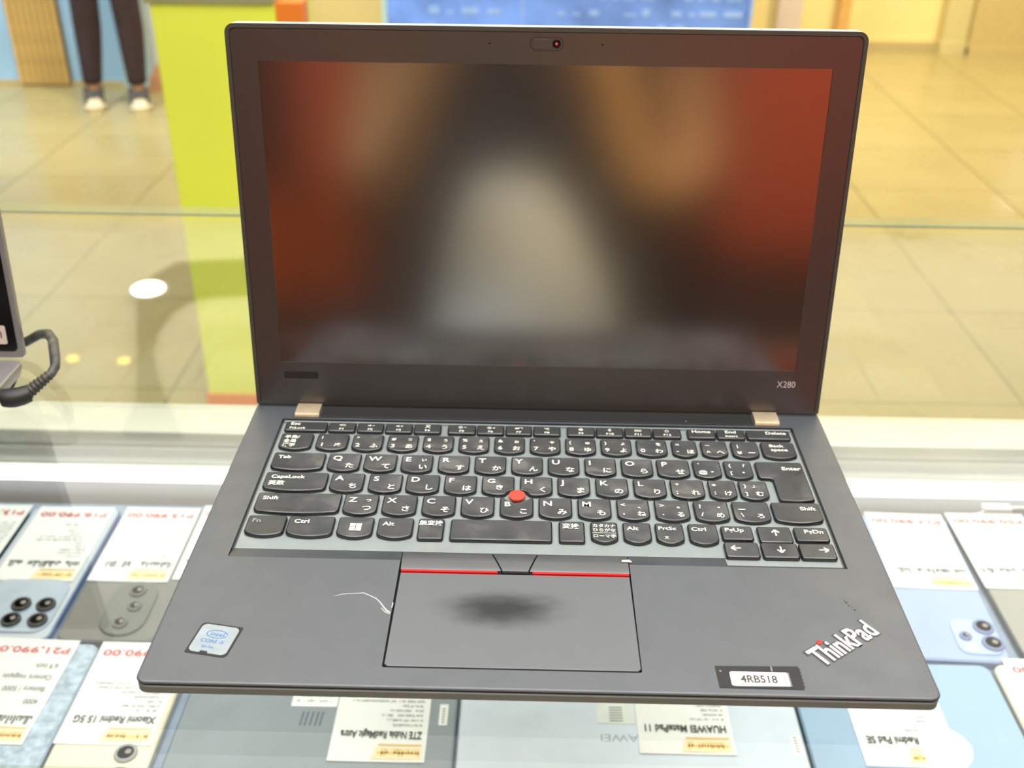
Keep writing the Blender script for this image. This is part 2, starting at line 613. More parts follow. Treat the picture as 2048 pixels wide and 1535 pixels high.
# lime green counter with orange corner post
g = empty('green_counter', -600, 1850, FLOOR, 'tall lime green counter with an orange corner post, behind the laptop on its left', 'counter')
off = W(0, 0, 0) - g.location
b = MB()
b.prism(rrect(-735, -496, 1790, 2150, 3, 2), FLOOR + 30, -72, 1)
b.build('green_panel', M['green'], g, off)
b = MB()
b.prism(rrect(-496, -444, 1794, 1850, 3, 2), FLOOR + 30, -70, 1)
b.build('orange_post', M['orange'], g, off)
b = MB()
b.box(-740, -497, 1786, 2150, FLOOR, FLOOR + 30)
b.box(-497, -442, 1786, 1854, FLOOR, FLOOR + 30)
b.build('orange_plinth', M['orange'], g, off)
b = MB()
b.prism(rrect(-745, -497, 1784, 2160, 4, 2), -72, -50, 2)
b.build('counter_top', M['counter_grey'], g, off)

# blue lightbox-like poster board with pale lettering strokes
p = empty('poster_board', 150, 4700, FLOOR, 'wide blue poster board with pale blurred writing, showing just above the laptop lid', 'poster board')
off = W(0, 0, 0) - p.location
b = MB()
b.prism(rrect(-665, 972, 4690, 4730, 4, 2), FLOOR + 40, 300, 2)
b.build('board', M['poster_blue'], p, off)
b = MB()
b.box(-690, -665, 4685, 4735, FLOOR, 320)
b.build('side_post', M['wall_teal'], p, off)
b = MB()
b.box(972, 985, 4685, 4735, FLOOR, 320)
b.build('side_post', M['poster_white'], p, off)
b = MB()
b.box(-58, -46, 4684, 4690, FLOOR + 60, 290)
b.build('panel_joint', M['poster_white'], p, off)
b = MB()
for r in range(9):
    x = -560
    while x < 900:
        w = random.uniform(20, 90)
        if random.random() < 0.72 and not (-90 < x < -20):
            z = -830 + r * 70
            b.box(x, x + w, 4688, 4690, z, z + random.uniform(10, 34))
        x += w + random.uniform(14, 40)
tag(b.build('printed_strokes', M['poster_white'], p, off), kind='stuff')
b = MB()
b.box(-660, -560, 4700, 4850, FLOOR, FLOOR + 40)
b.build('foot', M['wall_grey'], p, off)
b = MB()
b.box(860, 960, 4700, 4850, FLOOR, FLOOR + 40)
b.build('foot', M['wall_grey'], p, off)


def pillar(x0, x1, m, label, y=5640):
    b = MB()
    b.prism(rrect(x0, x1, y, 5700, 4, 2), FLOOR, 1990)
    b.box(x0 - 6, x1 + 6, y - 6, 5700, FLOOR, FLOOR + 60)
    return tag(b.build('pillar', m, loc=W(0, 0, 0)), label, 'pillar')


pillar(1312, 1444, M['pillar'], 'pale pinkish wall pillar just right of the blue poster board')
pillar(1640, 1700, mat('pillar_tan', (226, 178, 108), 0.6), 'narrow tan wall pillar between two yellow panels above the laptop lid corner')
pillar(2203, 2334, mat('pillar_cream', (216, 204, 150), 0.6), 'pale cream wall pillar at upper right of the picture', 5600)
b = MB()
b.box(2336, 5000, 5560, 5655, FLOOR, 1200)
b.box(2336, 5014, 5552, 5655, FLOOR, FLOOR + 40)
tag(b.build('shop_cabinet', mat('cabinet_khaki', (206, 186, 132), 0.5), loc=W(0, 0, 0)), 'khaki cabinet front beyond the cream pillar at the upper right edge', 'cabinet')

# lamps that show as reflections in the counter glass and the floor
def downlight(x, y, r, m, label, z=2000):
    e = empty('ceiling_light', x, y, z, label, 'ceiling light', 'round ceiling downlights')
    b = MB()
    b.lathe([(r * 1.25, 0), (r * 1.25, -10), (r, -14), (r, -4)], 0, 0, 28)
    b.build('trim_ring', M['lamp_ring'], e)
    b = MB()
    b.lathe([(r, -3), (r, -9), (r * 0.6, -11)], 0, 0, 28)
    b.build('lens', m, e)


downlight(1180, 1772, 66, M['lamp_white'], 'round white ceiling downlight nearest the counter, over the aisle')
downlight(-1950, 4600, 80, M['lamp_white'], 'round white downlight on the grey arched bulkhead over the kiosk', 1955)
downlight(-2087, 3922, 28, M['lamp_warm'], 'small warm ceiling downlight, left one of the pair')
downlight(-1847, 3912, 28, M['lamp_warm'], 'small warm ceiling downlight, right one of the pair')
b = MB()
b.tube([(2709, 5700, -221), (2709, 5540, -221)], 16, 10)
e = empty('wall_spotlight', 2709, 5560, -221, 'small bright wall spotlight at the far right wall', 'lamp')
b = MB()
b.tube([(0, 0, 0), (0, -110, 0)], [14, 26], 14)
b.build('lamp_body', M['lamp_ring'], e)
b = MB()
b.tube([(0, -108, 0), (0, -114, 0)], [22, 20], 14)
b.build('lens', M['lamp_white'], e)

# ================================================================== BEHIND THE CAMERA (unseen cabinets added to colour the dark screen's reflection)
def unseen_cabinet(name, m, x0, x1, y, z0, z1, label, cat):
    e = empty(name, (x0 + x1) / 2, y, FLOOR, label, cat)
    off = W(0, 0, 0) - e.location
    b = MB()
    b.prism(rrect(x0, x1, y - 300, y, 4, 2), FLOOR, z1)
    b.build('cabinet_body', M['store_dark'], e, off)
    b = MB()
    b.box(x0 + 10, x1 - 10, y, y + 18, z0, z1 - 15)
    b.build('front_panel', m, e, off)
    return e


unseen_cabinet('reflection_cabinet', M['store_red'], 440, 1050, -1800, -190, 900, 'tall unseen cabinet with a red front added for the screen reflection, right behind the photographer', 'cabinet')
unseen_cabinet('reflection_cabinet', M['store_orange'], -1000, -566, -1800, -330, -60, 'low unseen cabinet with orange front added for the screen reflection, left behind the photographer', 'cabinet')
unseen_cabinet('reflection_cabinet', M['store_beige'], -408, -200, -1800, -60, 900, 'narrow unseen cabinet with beige front added for the screen reflection behind the photographer', 'cabinet')
e = unseen_cabinet('reflection_cabinet', M['store_red'], -560, -412, -1800, -40, 900, 'narrow unseen cabinet, red over orange, added for the screen reflection, behind the photographer', 'cabinet')
b = MB()
b.box(-550, -422, -1800, -1784, -330, -60)
b.build('lower_panel', M['store_orange'], e, W(0, 0, 0) - e.location)

# ================================================================== DISPLAY CASE
case = empty('display_case', 0, 250, FLOOR, 'glass-topped shop display case with a cream frame that carries the laptops', 'display case')
coff = W(0, 0, 0) - case.location
X0, X1 = -1500, 1500
GT, GB = -13.0, -20.0
b = MB()
b.box(X0, X1, -29, 546, GB, GT)
b.mi = [0, 0, 1, 1, 1, 1]
b.build('glass_top', [M['glass'], M['glass_edge']], case, coff, rot=None)
b = MB()
b.box(X0, X1, 527, 533, -199.5, GB - 0.5)
b.build('front_glass', M['glass'], case, coff)
b = MB()
b.box(X0, X1, 544.2, 546.2, GB - 0.6, GB + 1.2)
b.box(X0, X1, -29.2, -28.0, GB - 0.6, GB + 0.6)
b.build('glass_edge_line', M['edge_line'], case, coff)
SH = -252.0
b = MB()
prof = [(487, -252), (487, -236), (489, -235), (489, -226), (487, -225), (487, -218), (489.5, -217), (489.5, -214), (487, -213), (487, -201), (488, -200), (535, -200), (535, -252)]
b.rings([[(X0, y, z) for y, z in prof], [(X1, y, z) for y, z in prof]])
b.build('frame_rail', M['rail'], case, coff)
b = MB()
b.box(X0, X1, 482, 487, -250.5, -239)
b.build('light_strip', M['led'], case, coff)
b = MB()
b.box(X0, X1, -40, 535, SH - 14, SH)
b.build('shelf', M['shelf'], case, coff)
b = MB()
b.box(X0 + 8, X1 - 8, -30, 447, SH, SH + 1.5)
b.build('shelf_mat', M['mat_blue'], case, coff)
b = MB()
b.box(X0, X1, 0, 530, FLOOR + 80, SH - 14)
b.box(X0 + 20, X1 - 20, 40, 500, FLOOR, FLOOR + 80)
b.build('cabinet_body', M['case_white'], case, coff)
for x in (X0, X1 - 30):
    b = MB()
    b.box(x, x + 30, -29, 533, SH, GB)
    b.build('end_panel', M['case_white'], case, coff)

# ================================================================== PHONES, TABLETS AND PRICE CARDS
PB = SH + 1.5


def phone(name, x0, x1, y0, y1, rgb, label, cat, th=7.0, r=9, deg=0, rough=0.25, frame=None, var=0.05, scale=40, metal=0.0, grp=None):
    cx, cy = (x0 + x1) / 2, (y0 + y1) / 2
    e = empty(name, cx, cy, PB, label, cat, grp or 'phones and tablets under the glass', math.radians(deg))
    w, h = (x1 - x0) / 2, (y1 - y0) / 2
    b = MB()
    b.prism(rrect(-w, w, -h, h, r, 6), 0, th - 0.6, 0.8, 1.5)
    fm = mat(name + '_frame', frame or tuple(int(c * 0.8) for c in rgb), 0.25, 0.4)
    b.build('frame', fm, e, smooth=35)
    b = MB()
    b.prism(rrect(-w + 1.2, w - 1.2, -h + 1.2, h - 1.2, r - 1, 6), th - 0.6, th, 0.4)
    b.build('back_cover', mat(name + '_back', rgb, rough, metal, var=var, scale=scale), e, smooth=35)
    return e, cx, cy, th


def island(e, pts, th, rgb, h=2.0, rough=0.25):
    b = MB()
    b.prism(pts, th - 0.1, th + h, 0.7)
    return b.build('camera_island', mat('island', rgb, rough, 0.1), e, smooth=35)


def lens(e, x, y, r, th, h=3.2, parent=None, col=None, ring=None):
    b = MB()
    b.lathe([(r, th), (r, th + h - 0.5), (r - 0.5, th + h), (r - 1.0, th + h)], x, y, 22)
    o = b.build('lens_ring', ring or M['logo_grey'], e, smooth=40)
    b = MB()
    b.lathe([(r - 1.0, th + h - 0.6), (r - 1.0, th + h - 0.1), (r - 2.2, th + h)], x, y, 22)
    b.build('lens_glass', col or M['lens'], parent or e, smooth=40)
    b = MB()
    b.lathe([(r * 0.28, th + h), (r * 0.24, th + h + 0.1)], x + r * 0.2, y + r * 0.1, 12)
    b.build('lens_glint_disc', M['lens_glint'], parent or e)  # pale off-centre disc, a highlight put in as colour


e, cx, cy, th = phone('phone', -424, -349.5, 272.5, 435, (196, 204, 210), 'pale steel blue phone with four camera lenses, far left under the glass', 'phone', frame=(120, 145, 190))
i = island(e, [(x - cx, y - cy) for x, y in rrect(-414, -354, 280, 338, 12)], th, (178, 192, 208), 1.4)
for x, y in ((-382.4, 308.5), (-363.8, 308.5), (-383, 291.6), (-363.3, 291.7)):
    lens(e, x - cx, y - cy, 7.2, th + 1.4, 2.2)
e, cx, cy, th = phone('phone', -345, -272, 273.5, 435, (118, 118, 110), 'dark grey phone with oval camera island, left of the laptop', 'phone', frame=(120, 124, 124))
i = island(e, [(x - cx, y - cy) for x, y in rrect(-318, -284, 279, 338, 16.5, 9)], th, (104, 106, 98), 1.8, 0.15)
for x, y, r in ((-300, 326, 6.5), (-297, 309, 5.5), (-302, 291, 5.8)):
    lens(e, x - cx, y - cy, r, th + 1.8, 1.6, col=M['lens_brown'], ring=M['ring_brown'])
e, cx, cy, th = phone('phone', -502, -428, 272.5, 435, (110, 118, 130), 'grey phone almost wholly cut off by the left picture edge', 'phone')
i = island(e, rrect(-30, 0, -78, -40, 8), th, (90, 96, 104), 1.6)
lens(e, -20, -50, 6, th + 1.6)
lens(e, -20, -66, 6, th + 1.6)
e, cx, cy, th = phone('phone', -268, -194, 273.5, 435, (60, 64, 70), 'dark phone hidden under the left half of the open laptop', 'phone')
i = island(e, rrect(0, 30, -78, -40, 8), th, (50, 54, 60), 1.6)
lens(e, 20, -50, 6, th + 1.6)
lens(e, 20, -66, 6, th + 1.6)
e, cx, cy, th = phone('phone', 277.5, 350, 273, 446, (160, 178, 216), 'lavender blue phone with a square camera island, right of the laptop under the glass', 'phone', deg=-2.6, frame=(150, 166, 200), var=0.03)
RM = Matrix.Rotation(math.radians(2.6), 2)


def loc2(x, y, cx, cy):
    v = RM @ Vector((x - cx, y - cy))
    return v.x, v.y


ix, iy = loc2(328, 297, cx, cy)
i = island(e, rrect(ix - 16, ix + 16, iy - 18, iy + 18, 8), th, (176, 192, 226), 1.4)
for x, y, r in ((336.3, 306.4, 7.6), (337.2, 289.3, 7.8), (319.8, 296.5, 4.4)):
    lx, ly = loc2(x, y, cx, cy)
    lens(e, lx, ly, r, th + 1.4, 1.6, col=M['lens_mauve'], ring=M['ring_blue'])
lx, ly = loc2(320.6, 285.2, cx, cy)
b = MB()
b.lathe([(3.4, th + 1.3), (3.4, th + 1.7), (2.4, th + 1.8)], lx, ly, 16)
b.build('flash', M['label_white'], e)
e, cx, cy, th = phone('phone', 356, 430, 276, 448, (158, 156, 146), 'warm grey phone at the far right under the glass', 'phone', frame=(96, 100, 98))
i = island(e, rrect(0, 32, -80, -44, 8), th, (140, 138, 130), 1.6)
lens(e, 10, -54, 6, th + 1.6)
lens(e, 10, -70, 6, th + 1.6)
# second row
e, cx, cy, th = phone('phone', -384, -308.8, 108, 271.5, (176, 196, 214), 'sparkly pale blue phone at lower left beneath the 21,990 price card', 'phone', var=0.35, scale=160, frame=(150, 170, 190))
i = island(e, rrect(-30, 4, -76, -36, 10), th, (160, 180, 200), 1.4)
lens(e, -18, -48, 6, th + 1.4)
lens(e, -18, -66, 6, th + 1.4)
e, cx, cy, th = phone('phone', -307, -240.5, 108, 272.5, (240, 232, 206), 'champagne cream phone with round camera lens near the laptop front', 'phone', frame=(206, 204, 186), var=0.02)
lens(e, -257.7 - cx, 173.4 - cy, 7.4, th, 1.8, col=M['lens_grey'], ring=M['ring_grey'])
lens(e, -256.9 - cx, 155 - cy, 7.4, th, 1.8, col=M['lens_grey'], ring=M['ring_grey'])
e, cx, cy, th = phone('tablet', -232.5, -48.5, 95, 272, (138, 148, 154), 'dark grey tablet lying below the left half of the laptop front', 'tablet', r=7, rough=0.4, frame=(116, 132, 146))
b = MB()
for n_, x in enumerate((-152, -149, -145.5, -142, -139)):
    b.prism([(x - cx, 200 - cy), (x + 1.2 - cx, 200 - cy), (x + 2.0 - cx, 212 - cy), (x + 0.6 - cx, 212 - cy)], th, th + 0.15)
b.build('dark_streaks', mat('streak', (92, 104, 116), 0.4), e)
lens(e, 70, -70, 5, th, 1.5)
TABC = (e, cx, cy, th)
e, cx, cy, th = phone('tablet', -46.5, 180.3, 95, 272, (212, 224, 236), 'silver grey tablet lying below the middle of the laptop front', 'tablet', r=8, rough=0.45, frame=(176, 186, 196))
TABD = (e, cx, cy, th)
group('brand', 'lettering', mat('etched', (158, 166, 174), 0.4), e)
text('brand', 'HUAWEI', 9, 87 - cx, 198.6 - cy, th + 0.05, 180, 1, 'LEFT', 0, width=39)
lens(e, 90, -70, 5, th, 1.5)
e, cx, cy, th = phone('tablet', 182, 327, 60, 270, (152, 180, 206), 'sky blue tablet at the lower right of the laptop, partly under a price card', 'tablet', r=8, rough=0.35, frame=(110, 140, 160), var=0.03)
lens(e, 50, -80, 5, th, 1.5)
e, cx, cy, th = phone('phone', 329, 403, 100, 271, (216, 214, 204), 'cream phone at the lower right edge of the picture', 'phone', frame=(196, 194, 182))
lens(e, -20, -60, 6, th, 1.5)


def scribble(mb, x0, x1, y0, h, z, rnd, dens=1.0):
    """blurred lettering: little upright bars on a base line"""
    x = x0
    while x < x1 - 1:
        w = rnd.uniform(0.10, 0.2) * h
        if rnd.random() < 0.86 * dens:
            hh = h * rnd.choice((0.62, 0.62, 0.7, 1.0, 1.0, 0.4))
            mb.quad2([(x, y0), (x + w, y0), (x + w, y0 + hh), (x, y0 + hh)], z)
            if rnd.random() < 0.5:
                mb.quad2([(x + w, y0), (x + w * 2.2, y0), (x + w * 2.2, y0 + h * 0.16), (x + w, y0 + h * 0.16)], z)
        else:
            x += h * 0.25
        x += w * rnd.uniform(1.5, 2.3)


def card(x0, x1, y0, y1, z, price, label, seed, deg=0, big=None, lines=None, px=None, tone=0):
    """paper price card that faces the customer side, so its print runs upside down for us.
    local frame: u to the right and v up as a reader on the far side sees it"""
    rnd = random.Random(seed)
    cx, cy = (x0 + x1) / 2, (y0 + y1) / 2
    e = empty('price_card', cx, cy, z, label, 'price card', 'paper price cards under the glass', math.radians(180 + deg))
    w, h = x1 - x0, y1 - y0
    b = MB()
    # slightly curled sheet
    nu, nv = 6, 6
    V, F = [], []
    for j in range(nv + 1):
        for i_ in range(nu + 1):
            u, v = i_ / nu - 0.5, j / nv - 0.5
            V.append((u * w, v * h, 0.35 + 1.2 * (v * 2) ** 6 * 0.25 + 0.25 * (u * 2) ** 4))
    for j in range(nv):
        for i_ in range(nu):
            a = j * (nu + 1) + i_
            F.append((a, a + 1, a + nu + 2, a + nu + 1))
    b.add(V, F)
    nV = [(x, y, z_ - 0.3) for x, y, z_ in V]
    b.add(nV, [tuple(reversed(f)) for f in F])
    o = b.build('card_sheet', M['paper'], e)
    zt = 0.95
    key = 'card%d' % seed
    # v axis: reader's bottom is our far edge, so price sits at reader's bottom
    group(key + 'p', 'price_print', M['ink_red'], e)
    if price:
        text(key + 'p', price, 8.2, -w / 2 + 3, -h / 2 + h * 0.085, zt, 0, 1, 'LEFT', 0.12, width=px or w * 0.88)
    group(key + 'g', 'fine_print', M['ink_grey'], e)
    mb = TG[key + 'g']['mb']
    if lines:
        for k_, s in enumerate(lines):
            text(key + 'g', s, 6.4, -w / 2 + 5.5, -h / 2 + h * (0.25 + 0.115 * k_), zt, 0, 0.8, 'LEFT', 0.05)
        mb.quad2([(0, 0), (0.1, 0), (0.1, 0.1)], zt - 0.05)
    else:
        for k_ in range(11):
            v = -h / 2 + h * (0.25 + 0.043 * k_)
            ln = w * (rnd.uniform(0.7, 0.85) if k_ in (4, 5) else rnd.uniform(0.18, 0.5))
            scribble(mb, -w / 2 + 4, -w / 2 + 4 + ln, v, 1.7, zt, rnd)
    group(key + 'b', 'bold_print', M['ink_dark'], e)
    if big:
        text(key + 'b', big, 8.4, -w / 2 + 3.5, h / 2 - h * 0.255, zt, 0, 1, 'LEFT', 0.22, width=w * 0.86)
    else:
        scribble(TG[key + 'b']['mb'], -w / 2 + 3, w / 2 - 4, h / 2 - h * 0.25, 7.2, zt, rnd)
    b = MB()
    b.quad2([(-w / 2 + 2.5, h / 2 - h * 0.125), (-w / 2 + w * 0.52, h / 2 - h * 0.125), (-w / 2 + w * 0.56, h / 2 - 2), (-w / 2 + 2.5, h / 2 - 2)], zt - 0.03)
    b.build('yellow_patch', M['ink_pale'], e)
    b = MB()
    b.quad2([(-w / 2 + 3, h / 2 - h * 0.15), (-w / 2 + w * 0.5, h / 2 - h * 0.15), (-w / 2 + w * 0.5, h / 2 - h * 0.137), (-w / 2 + 3, h / 2 - h * 0.137)], zt)
    scribble(b, -w / 2 + 4, -w / 2 + w * 0.5, h / 2 - h * 0.105, 6, zt, rnd)
    b.quad2([(-w / 2 + 4, h / 2 - h * 0.085), (-w / 2 + w * 0.5, h / 2 - h * 0.085), (-w / 2 + w * 0.5, h / 2 - h * 0.06), (-w / 2 + 4, h / 2 - h * 0.06)], zt)
    b.build('yellow_print', M['ink_yellow'], e)
    return e


PT = PB + 7.0
card(-486, -426, 337, 434, PT, 'P13,990.00', 'white price card cut off by the left edge of the picture, upper left row', 1, px=52)
card(-418, -355, 337, 432.5, PT, 'P18,990.00', 'white price card marked 18,990 on the pale steel blue phone', 2)
card(-344.5, -281.5, 338.5, 433.7, PT, 'P13,990.00', 'white price card marked 13,990 on the dark grey phone with the oval island', 3)
card(-279, -216, 342, 438, PT, 'P16,990.00', 'white price card almost hidden behind the left side of the laptop', 4)
card(285, 350, 350, 447, PT, 'P17,990.00', 'white price card marked 17,990 on the lavender blue phone', 5, deg=-1.5)
card(355.5, 421, 352, 449, PT, 'P50,990.00', 'white price card marked 50,990 on the warm grey phone at far right', 6)
card(-387.5, -325.5, 179, 274, PT, 'P21,990.00', 'white price card marked 21,990 with large grey writing, lower left corner', 7, deg=-1.5, lines=['6.9 inch', 'Camera megapix', 'Battery / 5000', '4000'], px=57)
card(-307.5, -244, 180, 272.5, PT, 'P19,990.00', 'white price card on the champagne cream phone by the laptop front left corner', 8, big='Xiaomi Redmi 15 5G')
card(-128.7, -66.4, 171.3, 268, PT, 'P14,990.00', 'white price card on the dark grey tablet below the laptop', 9, big='ZTE Nubia RedMagic Astra')
card(71.7, 134, 183, 277, PT, 'P15,990.00', 'white price card on the silver grey tablet below the laptop', 10, big='HUAWEI MatePad 11')
card(215.5, 278.5, 177, 272, PT, 'P12,990.00', 'white price card on the sky blue tablet at lower right', 11, big='Xiaomi Redmi Pad SE')
card(338, 401, 178, 275.5, PT, 'P13,990.00', 'white price card cut off by the right edge of the picture, lower right', 12)


def stuck_label(x0, x1, y0, y1, z, label, seed, tone=None):
    e = empty('spec_label', (x0 + x1) / 2, (y0 + y1) / 2, z, label, 'label', 'white labels on the tablets')
    w, h = (x1 - x0) / 2, (y1 - y0) / 2
    b = MB()
    b.prism(rrect(-w, w, -h, h, 0.6, 2), 0.02, 0.25)
    b.build('label_sheet', tone or M['paper'], e)
    b = MB()
    rnd = random.Random(seed)
    if w > h:
        for k_ in range(3):
            scribble(b, -w + 3, w - 3, -h + 4 + k_ * 5, 2.4, 0.3, rnd)
    else:
        for k_ in range(6):
            b.quad2([(-w * 0.35, -h + 2 + k_ * 2.3), (w * 0.35, -h + 2 + k_ * 2.3), (w * 0.35, -h + 3 + k_ * 2.3), (-w * 0.35, -h + 3 + k_ * 2.3)], 0.3)
    b.build('label_print', M['ink_grey'], e)


stuck_label(-160.5, -129.5, 216.5, 242, PT, 'small white printed label on the dark grey tablet, partly under its price card', 21)
stuck_label(-60, -54.2, 202.8, 221, PT, 'tiny upright white label at the right end of the dark grey tablet', 22)
stuck_label(45.6, 71, 207.5, 250, PT, 'pale greenish label on the silver grey tablet beside its price card', 23, mat('label_pale', (226, 234, 226), 0.6))
stuck_label(171.4, 177.2, 185, 200.8, PT, 'tiny upright white label at the right end of the silver grey tablet', 24)

# white plastic tie lying at the back of the shelf
b = MB()
b.box(396, 420, 462, 470, SH, SH + 5)
b.tube([(420, 468, SH + 2), (440, 469, SH + 2), (470, 467, SH + 2)], 1.3, 6)
b.tube([(398, 464, SH + 1), (380, 455, SH + 1), (372, 450, SH + 1.2)], 1.0, 6)
tag(b.build('plastic_clip', M['label_white'], loc=W(0, 0, 0)), 'small white plastic clip on the pale shelf ledge at far right', 'clip')

# ================================================================== THE OPEN LAPTOP
LAP = empty('laptop', 0, 105, GT, 'worn black laptop open on the glass case, dark screen and Japanese keyboard', 'laptop')
LO = W(0, 0, 0) - LAP.location          # add to place millimetre coordinates under the laptop root


def lap(mb, name, m, smooth=0, parent=None):
    return mb.build(name, m, parent or LAP, LO if parent is None else (0, 0, 0), smooth=smooth)


BX = 153.85
outer = rrect(-BX, BX, 0, 209, (4.5, 4.5, 3, 3), 6)
hole = [(-136.9, 75.4), (-60.2, 75.4), (-60.2, 11.0), (-59.4, 10.4), (40.2, 10.4), (41.0, 11.0), (41.0, 75.4), (136.9, 75.4), (136.9, 191.8), (-136.9, 191.8)]
out_in = inset(outer, 1.0)
mb = sheet_with_holes(out_in, [hole], -3.4, 0)
mb.rings([[(x, y, -0.95) for x, y in outer], [(x, y, -0.5) for x, y in inset(outer, 0.1)], [(x, y, -0.12) for x, y in inset(outer, 0.4)], [(x, y, 0) for x, y in out_in]], cap0=False, cap1=False)
# sloped lip in front of the keyboard
mb.add([(-136.9, 75.4, 0), (-60.2, 75.4, 0), (-60.2, 83.4, -1.7), (-136.3, 83.4, -1.7)], [(0, 1, 2, 3)])
mb.add([(41, 75.4, 0), (84.4, 75.4, 0), (84.4, 83.4, -1.7), (41, 83.4, -1.7)], [(0, 1, 2, 3)])
mb.add([(84.4, 75.4, 0), (136.9, 75.4, 0), (136.3, 78.4, -1.7), (84.4, 78.4, -1.7)], [(0, 1, 2, 3)])
mb.add([(84.4, 75.4, 0), (84.4, 78.4, -1.7), (84.4, 83.4, -1.7)], [(0, 1, 2)])
deck = lap(mb, 'palm_rest', M['deck'])
mb = MB()
mb = sheet_with_holes(inset(outer, 0.9), [[(-148, 6), (148, 6), (148, 203), (-148, 203)]], -2.9, -0.9)
lap(mb, 'seam', M['seam'])
mb = MB()
mb.rings([[(x, y, -11.2) for x, y in inset(outer, 11)], [(x, y, -10.4) for x, y in inset(outer, 8.5)], [(x, y, -6.6) for x, y in inset(outer, 1.2)], [(x, y, -5.8) for x, y in inset(outer, 0.2)],
          [(x, y, -2.7) for x, y in inset(outer, 0.2)], [(x, y, -2.4) for x, y in inset(outer, 0.6)]])
lap(mb, 'bottom_cover', M['under'], 35)
for x in (-120, 120):
    for y in (45, 185):
        mb = MB()
        mb.lathe([(6, -13), (6.5, -12), (6.5, -11)], x, y, 16)
        lap(mb, 'rubber_foot', M['seam'], 40)

# keyboard plate with its rim
mb = MB()
mb.prism([(-136.0, 83.4), (84.4, 83.4), (84.4, 78.4), (136.0, 78.4), (136.0, 191.2), (-136.0, 191.2)], -3.0, -1.7, 0.3)
lap(mb, 'keyboard_plate', M['plate'])
mb = MB()
mb.box(-135.6, 135.6, 189.6, 191.0, -1.75, -0.7)
lap(mb, 'plate_rim', M['plate'])


def key_outline(w, h, smile=1.4, rb=1.3, rf=2.8, n=6):
    """key top outline: straight back edge, front edge bulging towards the user in one smooth arc"""
    x, y = w / 2, h / 2
    pts = []
    phi = math.atan2(4 * smile, w - 2 * rf) if smile else 0.0
    span = x - rf + rf * math.sin(phi)                # half width of the arc part
    rise = span * math.tan(phi) / 2                   # how far the arc bulges
    yc = -y + rise + rf * math.cos(phi)
    for k_ in range(n + 1):
        a = math.pi + (math.pi / 2 - phi) * k_ / n
        pts.append((-x + rf + rf * math.cos(a), yc + rf * math.sin(a)))
    m_ = 10 if smile else 2
    for k_ in range(1, m_):
        t = 2 * k_ / m_ - 1
        pts.append((t * span, -y + rise * t * t))
    for k_ in range(n + 1):
        a = 1.5 * math.pi + phi + (math.pi / 2 - phi) * k_ / n
        pts.append((x - rf + rf * math.cos(a), yc + rf * math.sin(a)))
    for k_ in range(n + 1):
        a = math.radians(90 * k_ / n)
        pts.append((x - rb + rb * math.cos(a), y - rb + rb * math.sin(a)))
    for k_ in range(n + 1):
        a = math.radians(90 + 90 * k_ / n)
        pts.append((-x + rb + rb * math.cos(a), y - rb + rb * math.sin(a)))
    return pts


def densify(pts, step=0.8):
    out = []
    for i_ in range(len(pts)):
        a, b_ = Vector(pts[i_]), Vector(pts[(i_ + 1) % len(pts)])
        k_ = max(1, int((b_ - a).length / step))
        for j in range(k_):
            out.append(tuple(a.lerp(b_, j / k_)))
    return out


KZ = 0.4


def key_mesh(pts, dip=0.22):
    mb = MB()
    cx = sum(p_[0] for p_ in pts) / len(pts)
    cy = (max(p_[1] for p_ in pts) + min(p_[1] for p_ in pts)) / 2
    i1, i2 = inset(pts, 0.25), inset(pts, 0.65)
    R = [[(x, y, -1.9) for x, y in pts], [(x, y, KZ - 0.55) for x, y in pts], [(x, y, KZ - 0.15) for x, y in i1], [(x, y, KZ) for x, y in i2]]
    mb.rings(R, cap1=False)
    n = len(pts)
    if dip == 0:
        mb.add([(x, y, KZ) for x, y in i2], [tuple(range(n))])
        return mb
    sc = lambda k_, d: [(cx + (x - cx) * k_, cy + (y - cy) * k_, KZ - d) for x, y in i2]
    mb.rings([[(x, y, KZ) for x, y in i2], sc(0.6, dip * 0.7)], cap0=False, cap1=False)
    mb.add(sc(0.6, dip * 0.7) + [(cx, cy, KZ - dip)], [(i_, (i_ + 1) % n, n) for i_ in range(n)])
    return mb


KM = {}
TP = (-9.4, 124.0)


def key(x0, x1, y0, y1, legends, smile=1.35, pts=None, scoop=False, dim=False, concave=True):
    w, h, cx, cy = x1 - x0, y1 - y0, (x0 + x1) / 2, (y0 + y1) / 2
    kk = (round(w * 2) / 2, round(h * 2) / 2, smile, concave)
    if pts is None and not scoop and kk in KM:
        me = KM[kk]
    else:
        o_ = pts or key_outline(kk[0], kk[1], smile, rf=2.8 if smile else 1.4)
        if scoop:
            q = []
            for x, y in densify(o_):
                v = Vector((x + cx - TP[0], y + cy - TP[1]))
                if v.length < 6.2:
                    v = v.normalized() * 6.2 if v.length > 0.01 else Vector((0, -6.2))
                q.append((v.x + TP[0] - cx, v.y + TP[1] - cy))
            o_ = []
            for p_ in q:
                if not o_ or (Vector(p_) - Vector(o_[-1])).length > 0.25:
                    o_.append(p_)
        mb_ = key_mesh(o_, 0.22 if concave else 0.0)
        me = mb_.mesh('key', 50)
        me.materials.append(M['key'])
        if pts is None and not scoop:
            KM[kk] = me
    ko = new('key', me, None, LAP, gm((cx, cy, 0)) + LO if False else Vector(gm((cx, cy, 0))) + LO)
    if legends:
        kid = 'key_%0.1f_%0.1f' % (cx, cy)
        group(kid, 'legend', M['legend_dim'] if dim else M['legend'], ko)
        for L_ in legends:
            s, x, y, size = L_[:4]
            al = L_[4] if len(L_) > 4 else 'LEFT'
            if callable(s):
                s(TG[kid]['mb'], x, y, size)
            else:
                text(kid, s, size, x, y, KZ + 0.06, 0, 1.12 if ord(s[0]) < 255 else 1.0, al, 0.018 * size)
    return ko


